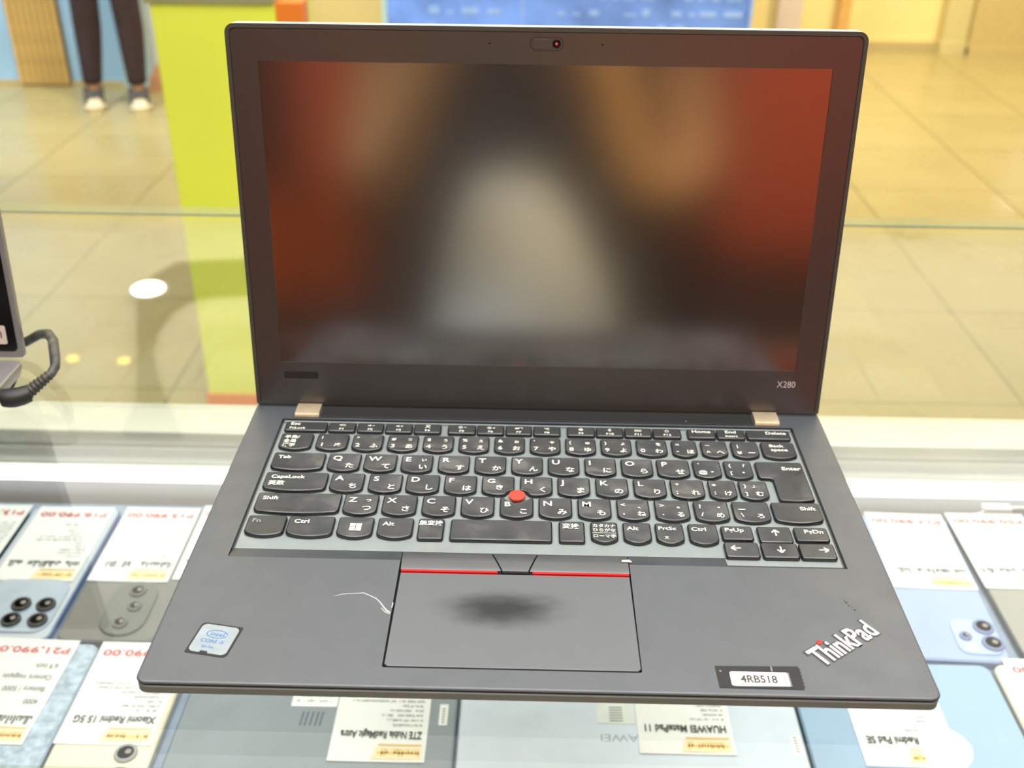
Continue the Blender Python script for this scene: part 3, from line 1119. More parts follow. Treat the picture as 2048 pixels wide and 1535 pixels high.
def bar(mb, x0, y0, x1, y1, t):
    d = Vector((x1 - x0, y1 - y0)).normalized() * (t / 2)
    n = Vector((-d.y, d.x))
    mb.quad2([(x0 - n.x, y0 - n.y), (x1 - n.x, y1 - n.y), (x1 + n.x, y1 + n.y), (x0 + n.x, y0 + n.y)], KZ + 0.06)


def arrow(dx, dy):
    def f(mb, x, y, s):
        bar(mb, x - dx * s, y - dy * s, x + dx * s * 0.6, y + dy * s * 0.6, s * 0.34)
        tip = (x + dx * s, y + dy * s)
        px, py = -dy, dx
        bar(mb, tip[0], tip[1], x + dx * s * 0.1 + px * s * 0.75, y + dy * s * 0.1 + py * s * 0.75, s * 0.36)
        bar(mb, tip[0], tip[1], x + dx * s * 0.1 - px * s * 0.75, y + dy * s * 0.1 - py * s * 0.75, s * 0.36)
    return f


def speaker(kind):
    def f(mb, x, y, s):
        mb.quad2([(x - s * 1.2, y - s * 0.3), (x - s * 0.7, y - s * 0.3), (x - s * 0.7, y + s * 0.3), (x - s * 1.2, y + s * 0.3)], KZ + 0.06)
        mb.quad2([(x - s * 0.75, y), (x, y - s * 0.75), (x, y + s * 0.75)], KZ + 0.06)
        if kind in '-+':
            bar(mb, x + s * 0.4, y, x + s * 1.6, y, s * 0.28)
        if kind == '+':
            bar(mb, x + s, y - s * 0.6, x + s, y + s * 0.6, s * 0.28)
        if kind == 'x':
            bar(mb, x + s * 0.3, y - s * 0.6, x + s * 1.2, y + s * 0.6, s * 0.25)
            bar(mb, x + s * 0.3, y + s * 0.6, x + s * 1.2, y - s * 0.6, s * 0.25)
    return f


def cross(mb, x, y, s):
    bar(mb, x - s, y - s, x + s, y + s, s * 0.35)
    bar(mb, x - s, y + s, x + s, y - s, s * 0.35)
    bar(mb, x - s * 0.5, y + s * 1.1, x + s * 0.5, y + s * 1.1, s * 0.3)


def sun(sign):
    def f(mb, x, y, s):
        c1, c2 = circle(x - s * 0.5, y, s * 0.62, 10), circle(x - s * 0.5, y, s * 0.36, 10)
        for i_ in range(10):
            j = (i_ + 1) % 10
            mb.quad2([c1[i_], c1[j], c2[j], c2[i_]], KZ + 0.06)
        for a in range(0, 360, 45):
            ca, sa = math.cos(math.radians(a)), math.sin(math.radians(a))
            bar(mb, x - s * 0.5 + ca * s * 0.75, y + sa * s * 0.75, x - s * 0.5 + ca * s, y + sa * s, s * 0.22)
        bar(mb, x + s * 0.8, y, x + s * 1.8, y, s * 0.26)
        if sign == '+':
            bar(mb, x + s * 1.3, y - s * 0.5, x + s * 1.3, y + s * 0.5, s * 0.26)
    return f


def projector(mb, x, y, s):
    mb.quad2([(x - s * 1.4, y - s * 0.5), (x - s * 0.1, y - s * 0.5), (x - s * 0.1, y + s * 0.4), (x - s * 1.4, y + s * 0.4)], KZ + 0.06)
    for a in ((0.1, -0.3, 0.1, 0.6), (0.1, 0.6, 1.4, 0.6), (1.4, 0.6, 1.4, -0.3)):
        bar(mb, x + a[0] * s, y + a[1] * s, x + a[2] * s, y + a[3] * s, s * 0.25)


def wireless(mb, x, y, s):
    bar(mb, x - s, y + s * 0.7, x - s * 0.4, y - s * 0.1, s * 0.3)
    bar(mb, x - s * 0.2, y + s * 0.5, x + s * 0.2, y - s * 0.3, s * 0.3)
    bar(mb, x - s * 0.3, y - s * 0.2, x + s * 0.9, y + s * 0.7, s * 0.3)
    bar(mb, x + s * 0.2, y - s * 0.6, x + s, y - s * 0.6, s * 0.3)


def keyboard_icon(mb, x, y, s):
    for r_ in range(3):
        for c_ in range(5):
            xx, yy = x - s * 1.3 + c_ * s * 0.55, y - s * 0.7 + r_ * s * 0.5
            mb.quad2([(xx, yy), (xx + s * 0.4, yy), (xx + s * 0.4, yy + s * 0.35), (xx, yy + s * 0.35)], KZ + 0.06)


def gear(mb, x, y, s):
    c1, c2 = circle(x, y, s * 0.75, 12), circle(x, y, s * 0.35, 12)
    for i_ in range(12):
        j = (i_ + 1) % 12
        mb.quad2([c1[i_], c1[j], c2[j], c2[i_]], KZ + 0.06)
    for a in range(0, 360, 60):
        ca, sa = math.cos(math.radians(a)), math.sin(math.radians(a))
        bar(mb, x + ca * s * 0.7, y + sa * s * 0.7, x + ca * s, y + sa * s, s * 0.3)


def blue_rune(mb, x, y, s):
    bar(mb, x, y - s, x, y + s, s * 0.25)
    for a in ((0, 1, 0.6, 0.5), (0.6, 0.5, -0.6, -0.5), (0, -1, 0.6, -0.5), (0.6, -0.5, -0.6, 0.5)):
        bar(mb, x + a[0] * s, y + a[1] * s, x + a[2] * s, y + a[3] * s, s * 0.25)


def star(mb, x, y, s):
    P = [(x + (s if i_ % 2 == 0 else s * 0.45) * math.sin(math.radians(36 * i_)), y + (s if i_ % 2 == 0 else s * 0.45) * math.cos(math.radians(36 * i_))) for i_ in range(10)]
    for i_ in range(10):
        bar(mb, *P[i_], *P[(i_ + 1) % 10], s * 0.22)


def win(mb, x, y, s):
    for a, b_ in ((-1, -1), (0.06, -1), (-1, 0.06), (0.06, 0.06)):
        sk_ = 0.12
        mb.quad2([(x + a * s, y + b_ * s), (x + (a + 0.94) * s, y + b_ * s), (x + (a + 0.94) * s, y + (b_ + 0.94) * s + 0 * sk_), (x + a * s, y + (b_ + 0.94) * s)], KZ + 0.06)


# function row
FY0, FY1 = 179.9, 188.5
fx = [(-133.8, -111.5), (-110.6, -96.2), (-95.4, -81.2), (-80.4, -65.9), (-65.1, -50.7), (-47.1, -32.3), (-31.7, -17.2), (-16.6, -2.4), (-1.8, 12.7),
      (16.1, 30.9), (31.5, 46.0), (46.6, 60.9), (61.5, 76.6), (79.7, 94.8), (95.4, 110.2), (111.1, 134.0)]
fi = [None, speaker('x'), speaker('-'), speaker('+'), cross, sun('-'), sun('+'), projector, wireless, gear, blue_rune, keyboard_icon, star]
for k_, (a, b_) in enumerate(fx):
    if k_ == 0:
        lg = [('Esc', -8.6, 0.9, 3.6), ('FnLock', -8.6, -2.9, 2.6)]
    elif k_ <= 12:
        lg = [(fi[k_], 0, 1.4, 1.35), ('F%d' % k_, 0, -3.1, 2.5, 'CENTER')]
    elif k_ == 13:
        lg = [('Home', 0, 0.4, 3.6, 'CENTER')]
    elif k_ == 14:
        lg = [('End', 0, 0.5, 3.6, 'CENTER'), ('Insert', 0, -3.1, 2.5, 'CENTER')]
    else:
        lg = [('Delete', 9.6, 0.2, 3.6, 'RIGHT')]
    key(a, b_, FY0, FY1, lg, 0.0, concave=False)


def std(a, up, dn, kana='', small=''):
    L_ = []
    if up:
        L_.append((up, -6.0, 2.3, 3.5))
    if dn:
        L_.append((dn, -6.0, -4.4, 4.4))
    if kana:
        L_.append((kana, 1.4, -4.7, 4.3))
    if small:
        L_.append((small, 2.0, 2.0, 3.3))
    return L_


NY0, NY1 = 162.0, 176.9
nx = [(-133.8, -116.8), (-114.6, -98.2), (-96.0, -79.8), (-77.7, -61.5), (-59.2, -43.0), (-40.6, -24.5), (-22.1, -6.0), (-3.5, 12.4), (14.9, 30.7), (33.3, 49.2), (51.7, 67.6), (70.1, 83.1), (85.4, 98.7), (101.0, 114.9), (116.5, 134.2)]
nl = [[('半角/', -6.4, 2.6, 3.4), ('全角', -6.4, -1.3, 3.4), ('漢字', -6.4, -5.2, 3.4)], std(0, '!', '1', 'ぬ'), std(0, '"', '2', 'ふ'), std(0, '#', '3', 'あ', 'ぁ'), std(0, '$', '4', 'う', 'ぅ'), std(0, '%', '5', 'え', 'ぇ'),
      std(0, '&', '6', 'お', 'ぉ'), std(0, "'", '7', 'や', 'ゃ'), std(0, '(', '8', 'ゆ', 'ゅ'), std(0, ')', '9', 'よ', 'ょ'), std(0, '', '0', 'わ', 'を'),
      [('=', -4.6, 2.0, 3.5), ('-', -4.6, -4.2, 4.2), ('ほ', 0.6, -4.7, 4.2)], [('~', -4.6, 2.0, 3.5), ('^', -4.6, -5.0, 4.2), ('へ', 0.6, -4.7, 4.2)], [('|', -4.2, 1.8, 3.3), ('¥', -4.6, -4.6, 3.8), ('ー', 0.8, -4.7, 4.2)],
      [('Back', -4.6, 2.6, 3.5), ('space', -4.2, -1.0, 3.5)]]
for (a, b_), lg in zip(nx, nl):
    key(a, b_, NY0, NY1, lg)


def let(c, kana, small=''):
    L_ = [(c, -6.0, 1.4, 5.4), (kana, 0.8, -4.9, 4.8)]
    if small:
        L_.append((small, 1.8, 2.0, 3.4))
    return L_


QY0, QY1 = 143.2, 158.8
qx = [(-133.8, -107.2), (-105.4, -89.1), (-87.1, -70.8), (-68.4, -52.4), (-49.8, -33.7), (-31.3, -15.3), (-12.8, 3.2), (5.6, 21.6), (24.1, 40.1), (42.6, 58.5), (60.5, 77.0), (78.9, 92.7), (94.6, 108.4)]
ql = [[('Tab', -10.6, 2.2, 3.8)], let('Q', 'た'), let('W', 'て'), let('E', 'い', 'ぃ'), let('R', 'す'), let('T', 'か'), let('Y', 'ん'), let('U', 'な'), let('I', 'に'), let('O', 'ら'), let('P', 'せ'),
      [('`', -4.8, 2.0, 4.0), ('@', -4.8, -4.4, 3.9), ('゛', 1.4, -6.0, 4.6)], [('{', -4.8, 2.0, 3.4), ('[', -4.8, -4.4, 3.4), ('゜', 1.4, -6.0, 4.6), ('「', 0.4, 1.4, 3.4)]]
for (a, b_), lg in zip(qx, ql):
    key(a, b_, QY0, QY1, lg)
AY0, AY1 = 125.8, 141.1
ax = [(-133.8, -102.9), (-101.2, -84.8), (-82.4, -66.0), (-64.0, -47.7), (-45.3, -29.3), (-26.8, -10.9), (-8.1, 7.8), (10.3, 26.1), (28.9, 44.8), (47.4, 63.4), (65.6, 81.9), (84.0, 97.7), (99.0, 113.2)]
al = [[('CapsLock', -12.6, 2.4, 3.7), ('英数', -13.0, -3.2, 4.0)], let('A', 'ち'), let('S', 'と'), let('D', 'し'), let('F', 'は'), [('G', -5.4, 1.5, 5.0), ('き', -1.4, -3.6, 4.3)], let('H', 'く'), let('J', 'ま'), let('K', 'の'), let('L', 'り'),
      std(0, '+', ';', 'れ'), [('*', -4.8, 1.4, 4.0), (':', -4.6, -4.2, 4.2), ('け', 0.2, -4.7, 4.2)], [('}', -4.6, 2.0, 3.3), (']', -4.6, -4.4, 3.3), ('む', 0.2, -4.7, 4.2), ('」', -0.6, 2.0, 3.4)]]
for k_, ((a, b_), lg) in enumerate(zip(ax, al)):
    key(a, b_, AY0, AY1, lg, scoop=k_ in (5, 6))
# enter key, stepped
ep = [(117.2, 126.6), (118.6, 125.6), (125.7, 125.0), (132.8, 125.6), (134.2, 126.6), (134.2, 157.4), (133.2, 158.5), (111.4, 158.5), (110.4, 157.4), (110.4, 145.4), (111.6, 144.2), (116.0, 144.0), (117.2, 142.8)]
ecx, ecy = (110.4 + 134.2) / 2, (125.0 + 158.5) / 2
key(110.4, 134.2, 125.0, 158.5, [('Enter', 10.4, 9.4, 3.9, 'RIGHT')], pts=[(x - ecx, y - ecy) for x, y in ep], concave=False)
ZY0, ZY1 = 107.9, 123.7
zx = [(-134.0, -93.3), (-91.9, -75.5), (-73.4, -57.0), (-54.6, -38.4), (-36.0, -20.0), (-17.5, -1.5), (0.9, 16.9), (19.5, 35.4), (38.0, 53.6), (56.2, 72.5), (74.7, 91.3), (93.0, 110.6), (112.0, 134.8)]
zl = [[('Shift', -17.4, 2.2, 3.8)], let('Z', 'つ', 'っ'), let('X', 'さ'), let('C', 'そ'), let('V', 'ひ'), [('B', -6.0, 0.4, 5.0), ('こ', 1.0, -5.0, 4.5)], let('N', 'み'), let('M', 'も'),
      [('<', -6.0, 2.0, 3.8), (',', -5.2, -4.0, 4.6), ('ね', 1.6, -4.9, 4.2), ('、', 2.2, 0.8, 4.0)], [('>', -6.0, 2.0, 3.8), ('.', -5.2, -4.0, 4.6), ('る', 1.6, -4.9, 4.2), ('。', 2.2, 1.6, 4.0)],
      [('?', -6.0, 2.0, 3.8), ('/', -5.4, -4.2, 4.0), ('め', 1.6, -4.9, 4.2), ('・', 1.4, 1.0, 4.4)], [('_', -6.0, 2.2, 5.6), ('\\', -5.4, -4.2, 4.0), ('ろ', 1.8, -4.9, 4.2)], [('Shift', 9.2, 1.8, 3.8, 'RIGHT')]]
for k_, ((a, b_), lg) in enumerate(zip(zx, zl)):
    key(a, b_, ZY0, ZY1, lg, scoop=k_ == 5)
SY0, SY1 = 90.6, 105.6
sx = [(-134.2, -116.3), (-115.2, -93.7), (-91.9, -75.4), (-73.4, -57.0), (-54.6, -42.8), (-39.9, 7.3), (10.3, 22.1), (24.8, 37.5), (39.9, 52.7), (54.8, 67.7), (69.9, 83.5)]
sl = [[('Fn', -6.8, 2.0, 3.9)], [('Ctrl', -8.0, 2.0, 3.9)], [(win, 0.2, -0.2, 2.7)], [('Alt', -6.0, 1.4, 3.9)], [('無変換', -5.7, 2.6, 3.7)], [], [('変換', -4.4, 2.2, 4.0)],
      [('カタカナ', -5.4, 3.4, 2.7), ('ひらがな', -5.4, 0.2, 2.7), (lambda mb_, x, y, s: bar(mb_, x - 5.4, y, x + 5.4, y, 0.35), 0, -1.0, 1), ('ローマ字', -5.4, -4.2, 2.7)],
      [('Alt', -4.6, 1.6, 3.8)], [('PrtSc', -5.2, 2.2, 3.5), (cross, -1.8, -3.6, 0.9)], [('Ctrl', -5.4, 2.0, 3.8)]]
for k_, ((a, b_), lg) in enumerate(zip(sx, sl)):
    key(a, b_, SY0, SY1, lg, smile=0.0 if k_ in (4, 5, 6) else 1.35, dim=k_ == 0)
key(85.0, 99.6, 94.6, 104.5, [('PgUp', -5.6, 0.6, 3.7)], 0.0, concave=False)
key(101.8, 117.2, 93.0, 104.7, [(arrow(0, 1), 0.4, 1.0, 2.2)], 0.0, concave=False)
key(118.7, 134.1, 94.6, 104.5, [('PgDn', 5.8, 0.4, 3.7, 'RIGHT')], 0.0, concave=False)
key(84.8, 100.2, 82.2, 92.5, [(arrow(-1, 0), -2.6, 0.8, 2.2)], 0.0, concave=False)
key(101.4, 117.9, 82.2, 92.6, [(arrow(0, -1), 0.4, 0.4, 2.2)], 0.0, concave=False)
key(118.6, 134.4, 82.2, 92.5, [(arrow(1, 0), 2.8, 0.6, 2.2)], 0.0, concave=False)

# pointing stick
mb = MB()
mb.lathe([(2.2, -1.7), (2.4, 0.0), (3.9, 0.3), (4.1, 0.9), (4.0, 1.5), (3.4, 1.95), (1.8, 2.15)], TP[0], TP[1], 26)
for a in range(0, 360, 40):
    for r_ in (1.2, 2.5):
        x, y = TP[0] + r_ * math.cos(math.radians(a)), TP[1] + r_ * math.sin(math.radians(a))
        mb.lathe([(0.32, 1.9), (0.3, 2.3), (0.15, 2.42)], x, y, 6)
tag(lap(mb, 'pointing_stick', M['stick'], 40), 'red rubber pointing stick')

# click buttons
def button(poly_top, poly_front, name='click_button'):
    """poly_top: x range at the back edge, poly_front: x range at the front edge"""
    b0, b1 = poly_top
    f0, f1 = poly_front
    R = []
    mb_ = MB()
    prof = [(82.3, -1.9), (82.3, -0.9), (80.6, -0.55), (77.2, 0.05), (75.4, 0.25), (72, 0.4), (69.6, 0.42), (69.0, 0.25), (68.9, -1.9)]
    V, F = [], []
    for y, z in prof:
        t = (82.3 - y) / (82.3 - 68.9)
        V += [(b0 + (f0 - b0) * t, y, z), (b1 + (f1 - b1) * t, y, z)]
    for i_ in range(len(prof) - 1):
        F.append((2 * i_, 2 * i_ + 1, 2 * i_ + 3, 2 * i_ + 2))
    n = len(prof)
    F.append(tuple(2 * i_ for i_ in range(n)))
    F.append(tuple(2 * i_ + 1 for i_ in reversed(range(n))))
    mb_.add(V, F)
    return lap(mb_, name, M['button'], 30)


lb = button((-59.7, -20.4), (-59.3, -15.5))
rb = button((1.0, 40.3), (-3.0, 40.5))
mbn = button((-19.7, 0.3), (-14.8, -3.7), 'middle_button')
for (x0, x1, p_) in ((-59.0, -17.0, lb), (-1.7, 40.2, rb)):
    mb = MB()
    mb.box(x0, x1, 67.7, 68.95, -1.5, 0.3)
    tag(mb.build('red_stripe', M['red'], p_), 'red stripe')
mb = MB()
mb.box(-15.0, -3.4, 67.8, 68.95, -1.5, 0.1)
mb.build('front_lip', M['seam'], mbn)
# dark floor of the pad opening, then the pad
mb = MB()
mb.box(-60.2, 41.0, 10.4, 83.4, -3.3, -2.2)
lap(mb, 'pad_well', M['seam'])
pm = mat('touchpad_surface', (52, 58, 62), 0.44, ior=2.2, var=0.05, scale=90, bump=0.2)
nt = pm.node_tree
N, L = nt.nodes, nt.links
bs = N['Principled BSDF']
tc = N.new('ShaderNodeTexCoord')
mp = N.new('ShaderNodeMapping')
mp.inputs['Location'].default_value = (0.014, -0.0452, 0)
L.new(tc.outputs['Object'], mp.inputs['Vector'])
sc_ = N.new('ShaderNodeMapping')
sc_.inputs['Scale'].default_value = (1 / 0.034, 1 / 0.0145, 0)
L.new(mp.outputs[0], sc_.inputs['Vector'])
nzz = N.new('ShaderNodeTexNoise')
nzz.inputs['Scale'].default_value = 2.2
L.new(sc_.outputs[0], nzz.inputs['Vector'])
dst = N.new('ShaderNodeVectorMath')
dst.operation = 'MULTIPLY_ADD'
dst.inputs[1].default_value = (0.5, 0.5, 0)
L.new(nzz.outputs['Color'], dst.inputs[0])
L.new(sc_.outputs[0], dst.inputs[2])
sub = N.new('ShaderNodeVectorMath')
sub.inputs[1].default_value = (0.25, 0.25, 0)
sub.operation = 'SUBTRACT'
L.new(dst.outputs[0], sub.inputs[0])
ln = N.new('ShaderNodeVectorMath')
ln.operation = 'LENGTH'
L.new(sub.outputs[0], ln.inputs[0])
mr = N.new('ShaderNodeMapRange')
mr.interpolation_type = 'SMOOTHSTEP'
mr.inputs['From Min'].default_value = 0.15
mr.inputs['From Max'].default_value = 1.0
mr.inputs['To Min'].default_value = 1.0
mr.inputs['To Max'].default_value = 0.0
L.new(ln.outputs['Value'], mr.inputs['Value'])
src = bs.inputs['Base Color'].links[0].from_socket
mixc = N.new('ShaderNodeMix')
mixc.data_type = 'RGBA'
L.new(mr.outputs['Result'], mixc.inputs['Factor'])
L.new(src, mixc.inputs[6])
mixc.inputs[7].default_value = lin(30, 32, 34)
L.new(mixc.outputs[2], bs.inputs['Base Color'])
m3 = N.new('ShaderNodeMapRange')
m3.inputs['To Min'].default_value = 0.5
m3.inputs['To Max'].default_value = 0.12
L.new(mr.outputs['Result'], m3.inputs['Value'])
L.new(m3.outputs['Result'], bs.inputs['Specular IOR Level'])
mb = MB()
mb.prism([(-59.5, 12.6), (-58.3, 11.4), (39.5, 11.4), (40.7, 12.6), (40.4, 67.2), (-59.2, 67.2)], -2.2, -0.1, 0.25)
lap(mb, 'touchpad', pm)

# wear: long scratch beside the pad, small chips
mb = MB()
sp = [(-85.5, 50.9), (-82, 52.2), (-77, 52.8), (-73.2, 53.2), (-70.5, 51.6), (-67.5, 49.8), (-65.2, 47.0), (-63.6, 44.4), (-62.0, 42.2), (-60.4, 41.4)]
mb.tube([(x, y, 0.0) for x, y in sp], [0.08, 0.14, 0.16, 0.22, 0.2, 0.24, 0.28, 0.34, 0.45, 0.3], 5)
mb.tube([(-64.6, 44.0, 0), (-62.8, 41.6, 0), (-60.6, 40.6, 0)], 0.18, 5)
mb.tube([(-60.3, 44.4, 0), (-60.2, 47.5, 0)], 0.25, 5)
lap(mb, 'scratch', M['scratch'])
mb = MB()
for x, y, r_ in ((130.6, 53.5, 0.7), (131.2, 51.6, 0.5), (133.0, 49.0, 0.6), (130.2, 54.8, 0.4), (132.1, 50.4, 0.35)):
    mb.lathe([(r_, -0.02), (r_, 0.02), (r_ * 0.7, 0.03)], x, y, 7)
lap(mb, 'worn_spot', mat('worn_dark', (52, 50, 52), 0.5))
mb = MB()
mb.tube([(37.6, 77.0, 0.5), (40.8, 77.2, 0.5), (42.0, 76.9, 0.3)], [0.5, 0.7, 0.3], 6)
lap(mb, 'white_speck', M['label_white'])

# chip sticker
SD = -9.6
mb = MB()
sq = rot2(rrect(-8.75, 8.75, -8.7, 8.7, (0.4, 2.2, 0.4, 2.2), 4), SD)
SC = (-129.0, 23.4)
mb.prism([(x + SC[0], y + SC[1]) for x, y in sq], 0.0, 0.18)
st = lap(mb, 'chip_sticker', M['label_black'])
tag(st, 'small silver and black chip maker sticker')
mb = MB()
sq = rot2(rrect(-7.9, 7.9, -7.7, 7.9, 2.2, 5), SD)
mb.prism([(x + SC[0], y + SC[1]) for x, y in sq], 0.1, 0.24)
mb.build('silver_face', M['silver'], st)
mb = MB()
mb.prism([(x + SC[0], y + SC[1]) for x, y in rot2([(-3.0, -8.0), (0.6, -8.0), (0.2, -6.7), (-2.6, -6.7)], SD)], 0.2, 0.27)
mb.build('notch', M['label_black'], st)
group('chip', 'chip_print', M['chip_blue'], st)
c1 = rot2([(4.5 * math.cos(t), 2.9 + 2.3 * math.sin(t)) for t in [math.radians(10 + 34 * 10 * k_ / 30) for k_ in range(31)]], SD)
c2 = rot2([(4.1 * math.cos(t), 2.9 + 1.95 * math.sin(t)) for t in [math.radians(10 + 34 * 10 * k_ / 30) for k_ in range(31)]], SD)
for k_ in range(30):
    TG['chip']['mb'].quad2([(x + SC[0], y + SC[1]) for x, y in (c1[k_], c1[k_ + 1], c2[k_ + 1], c2[k_])], 0.27)
ca, sa = math.cos(math.radians(SD)), math.sin(math.radians(SD))
for s_, x, y, z_, w in (('intel', -2.9, 1.9, 3.0, 5.8), ('CORE i5', -5.2, -2.0, 2.6, 9.6), ('8th Gen', -3.4, -5.0, 1.8, 5.2)):
    text('chip', s_, z_, SC[0] + x * ca - y * sa, SC[1] + x * sa + y * ca, 0.27, SD, 1, 'LEFT', 0.02, width=w)

# inventory label
mb = MB()
lp = [(69.8, 14.9), (69.9, 3.6)] + [(102.0, 3.4)]
ed = [(102.2 + (0.5 if k_ % 2 else 0.0), 4.0 + k_ * 0.9) for k_ in range(13)]
mb.prism([(69.9, 3.6), (102.0, 3.4)] + ed + [(102.0, 15.6), (90, 15.3), (69.6, 14.9)], 0.0, 0.2)
il = lap(mb, 'inventory_label', M['label_black'])
tag(il, 'black label with a white number strip')
mb = MB()
mb.prism(rrect(74.8, 97.2, 4.7, 12.0, 0.8, 3), 0.15, 0.3)
mb.build('white_strip', M['label_white'], il)
mb = MB()
for a in ((76, 4.4, 97.4, 4.8), (97.6, 4.8, 97.5, 12.0), (96.0, 5.2, 95.4, 11.6)):
    d = Vector((a[2] - a[0], a[3] - a[1])).normalized() * 0.18
    mb.quad2([(a[0] - d.y, a[1] + d.x), (a[0] + d.y, a[1] - d.x), (a[2] + d.y, a[3] - d.x), (a[2] - d.y, a[3] + d.x)], 0.33)
mb.lathe([(0.5, 0.15), (0.5, 0.25), (0.3, 0.26)], 71.4, 12.2, 8)
mb.quad2([(91.2, 12.6), (91.8, 12.6), (91.8, 15.2), (91.2, 15.2)], 0.24)
mb.build('scuff', M['ink_grey'], il)
group('inv', 'number_print', M['ink'], il)
text('inv', '4RB518', 5.4, 78.6, 6.4, 0.34, 0, 1, 'LEFT', 0.16, width=14.2)

# maker's emblem, lower right
LD = 35.6
group('lg0', 'emblem', M['logo_grey'], LAP, LO)
text('lg0', 'ThinkPad', 13.6, 111.8, 15.6, 0.08, LD, 1, 'LEFT', 0.85, width=34.6)
EMB = MB()
mb = MB()
c = rot2([(112.0, 15.6), (143.2, 15.6), (143.2, 18.6), (112.0, 18.6)], LD, 112.0, 15.6)
group('lg1', 'emblem_letters', M['logo_white'], LAP, LO)
text('lg1', 'ThinkPad', 13.6, 112.3, 16.0, 0.16, LD, 1, 'LEFT', 0.26, width=33.4)
mb = MB()
mb.lathe([(1.15, 0.1), (1.15, 0.3), (0.7, 0.45)], 113.6, 29.2, 16)
tag(lap(mb, 'emblem_dot', M['red'], 40), 'red dot over the letter i')

# hinges
for x0, x1 in ((-130.6, -117.6), (117.4, 130.4)):
    mb = MB()
    prof = [(193.6, -1.0), (193.3, 0.6), (193.8, 1.5), (195.2, 2.1), (198.5, 2.3), (202, 2.2), (204.6, 2.0), (205.0, 1.0), (205.0, -1.0)]
    mb.rings([[(x0, y, z) for y, z in prof], [(x0 + 0.4, y, z) for y, z in prof], [(x1, y, z) for y, z in prof]])
    h = lap(mb, 'hinge', M['hinge'], 30)
    tag(h, 'beige metal hinge')
mb = MB()
mb.prism([(-116.8, 193.6), (116.6, 193.6), (116.6, 207), (-116.8, 207)], -0.5, 0.5, 0.3)
lap(mb, 'hinge_shade_strip', M['hinge_shade'])  # black strip added for the lid's shade and dark mirror image on the deck
mb = MB()
mb.lathe([(0.4, 0.4), (0.4, 0.7), (0.2, 0.75)], 80.5, 195.6, 8)
lap(mb, 'dust_speck', M['legend_dim'])

# ---- lid (local frame: x right, y up the lid, z towards the user)
TH = 0.1254914
LIDP = (0, 208.42, 25.44)
RX = math.pi / 2 - TH
LT, LB = 173.6, -25.0
lout = rrect(-BX, BX, LB, LT, (1.5, 1.5, 4.5, 4.5), 6)
mb = MB()
mb.rings([[(x, y, -6.6) for x, y in inset(lout, 1.4)], [(x, y, -5.6) for x, y in inset(lout, 0.2)], [(x, y, -1.2) for x, y in lout], [(x, y, -0.8) for x, y in lout]])
lid = mb.build('lid_shell', M['lid'], LAP, Vector(gm(LIDP)) + LO, (RX, 0, 0), 35)
mb = sheet_with_holes(lout, [inset(lout, 2.0)], -0.85, -0.15)
mb.build('lid_rim', M['lid'], lid)
mb = MB()
tp = rrect(-BX + 2.5, BX - 2.5, LT - 3, LT + 0.6, (0.5, 0.5, 3, 3), 4)
mb.prism(tp, -6.2, -1.2, 0.4, 0.4)
tag(mb.build('lid_top_lit', M['lid_edge'], lid), 'lid top edge, ceiling light put into its silver colour')  # ceiling light on the dark lid's top face, put into a pale colour
bz = rrect(-151.2, 151.2, LB + 0.4, 171.3, (1.2, 1.2, 3.2, 3.2), 5)
win_ = rrect(-138.75, 138.75, 0, 156.5, 0.3, 1)
mb = sheet_with_holes(bz, [win_], -0.85, 0.0)
mb.build('bezel', M['bezel'], lid)
mb = MB()
mb.box(-139.3, 139.3, -0.6, 157.1, -0.8, -0.55)
mb.build('screen_panel', M['screen'], lid)
mb = MB()
mb.box(-149.5, 150.8, -25.6, -24.9, -1.2, -0.5)
mb.build('bottom_lip', M['logo_grey'], lid)
mb = sheet_with_holes(rrect(-7.2, 9.0, 162.9, 169.3, 3.0, 5), [rrect(-6.8, 8.6, 163.3, 168.9, 2.7, 5)], 0.0, 0.08)
mb.build('shutter_slot', mat('slot_dark', (34, 28, 26), 0.6), lid)
mb = MB()
mb.prism(rrect(-5.6, 2.0, 163.8, 168.4, 0.6, 3), 0.0, 0.18, 0.1)
mb.build('camera_shutter', mat('shutter', (66, 55, 50), 0.5), lid)
mb = MB()
mb.lathe([(2.1, 0.0), (2.1, 0.15), (1.6, 0.2)], 5.5, 166.2, 20)
mb.build('webcam', M['lens_black'], lid)
mb = MB()
mb.lathe([(0.62, 0.15), (0.6, 0.28), (0.3, 0.32)], 5.5, 166.2, 12)
tag(mb.build('webcam_dot', mat('webcam_red', (236, 92, 92), 0.3), lid), 'red webcam dot')
for x in (-26.6, 27.5):
    mb = MB()
    mb.lathe([(0.5, 0.0), (0.5, 0.06), (0.3, 0.07)], x, 166.1, 10)
    mb.build('microphone_hole', M['seam'], lid)
group('x280', 'model_lettering', mat('bezel_print', (196, 184, 182), 0.5), lid)
text('x280', 'X280', 5.3, 129.4, -9.4, 0.06, 0, 1, 'LEFT', 0.0, width=9.9, shear=0.0)
mb = MB()
mb.prism(rrect(-137.5, -119, -9.3, -5.2, 0.5, 2), 0.0, 0.06)
mb.build('erased_mark', mat('erased_dark', (24, 18, 18), 0.7), lid)

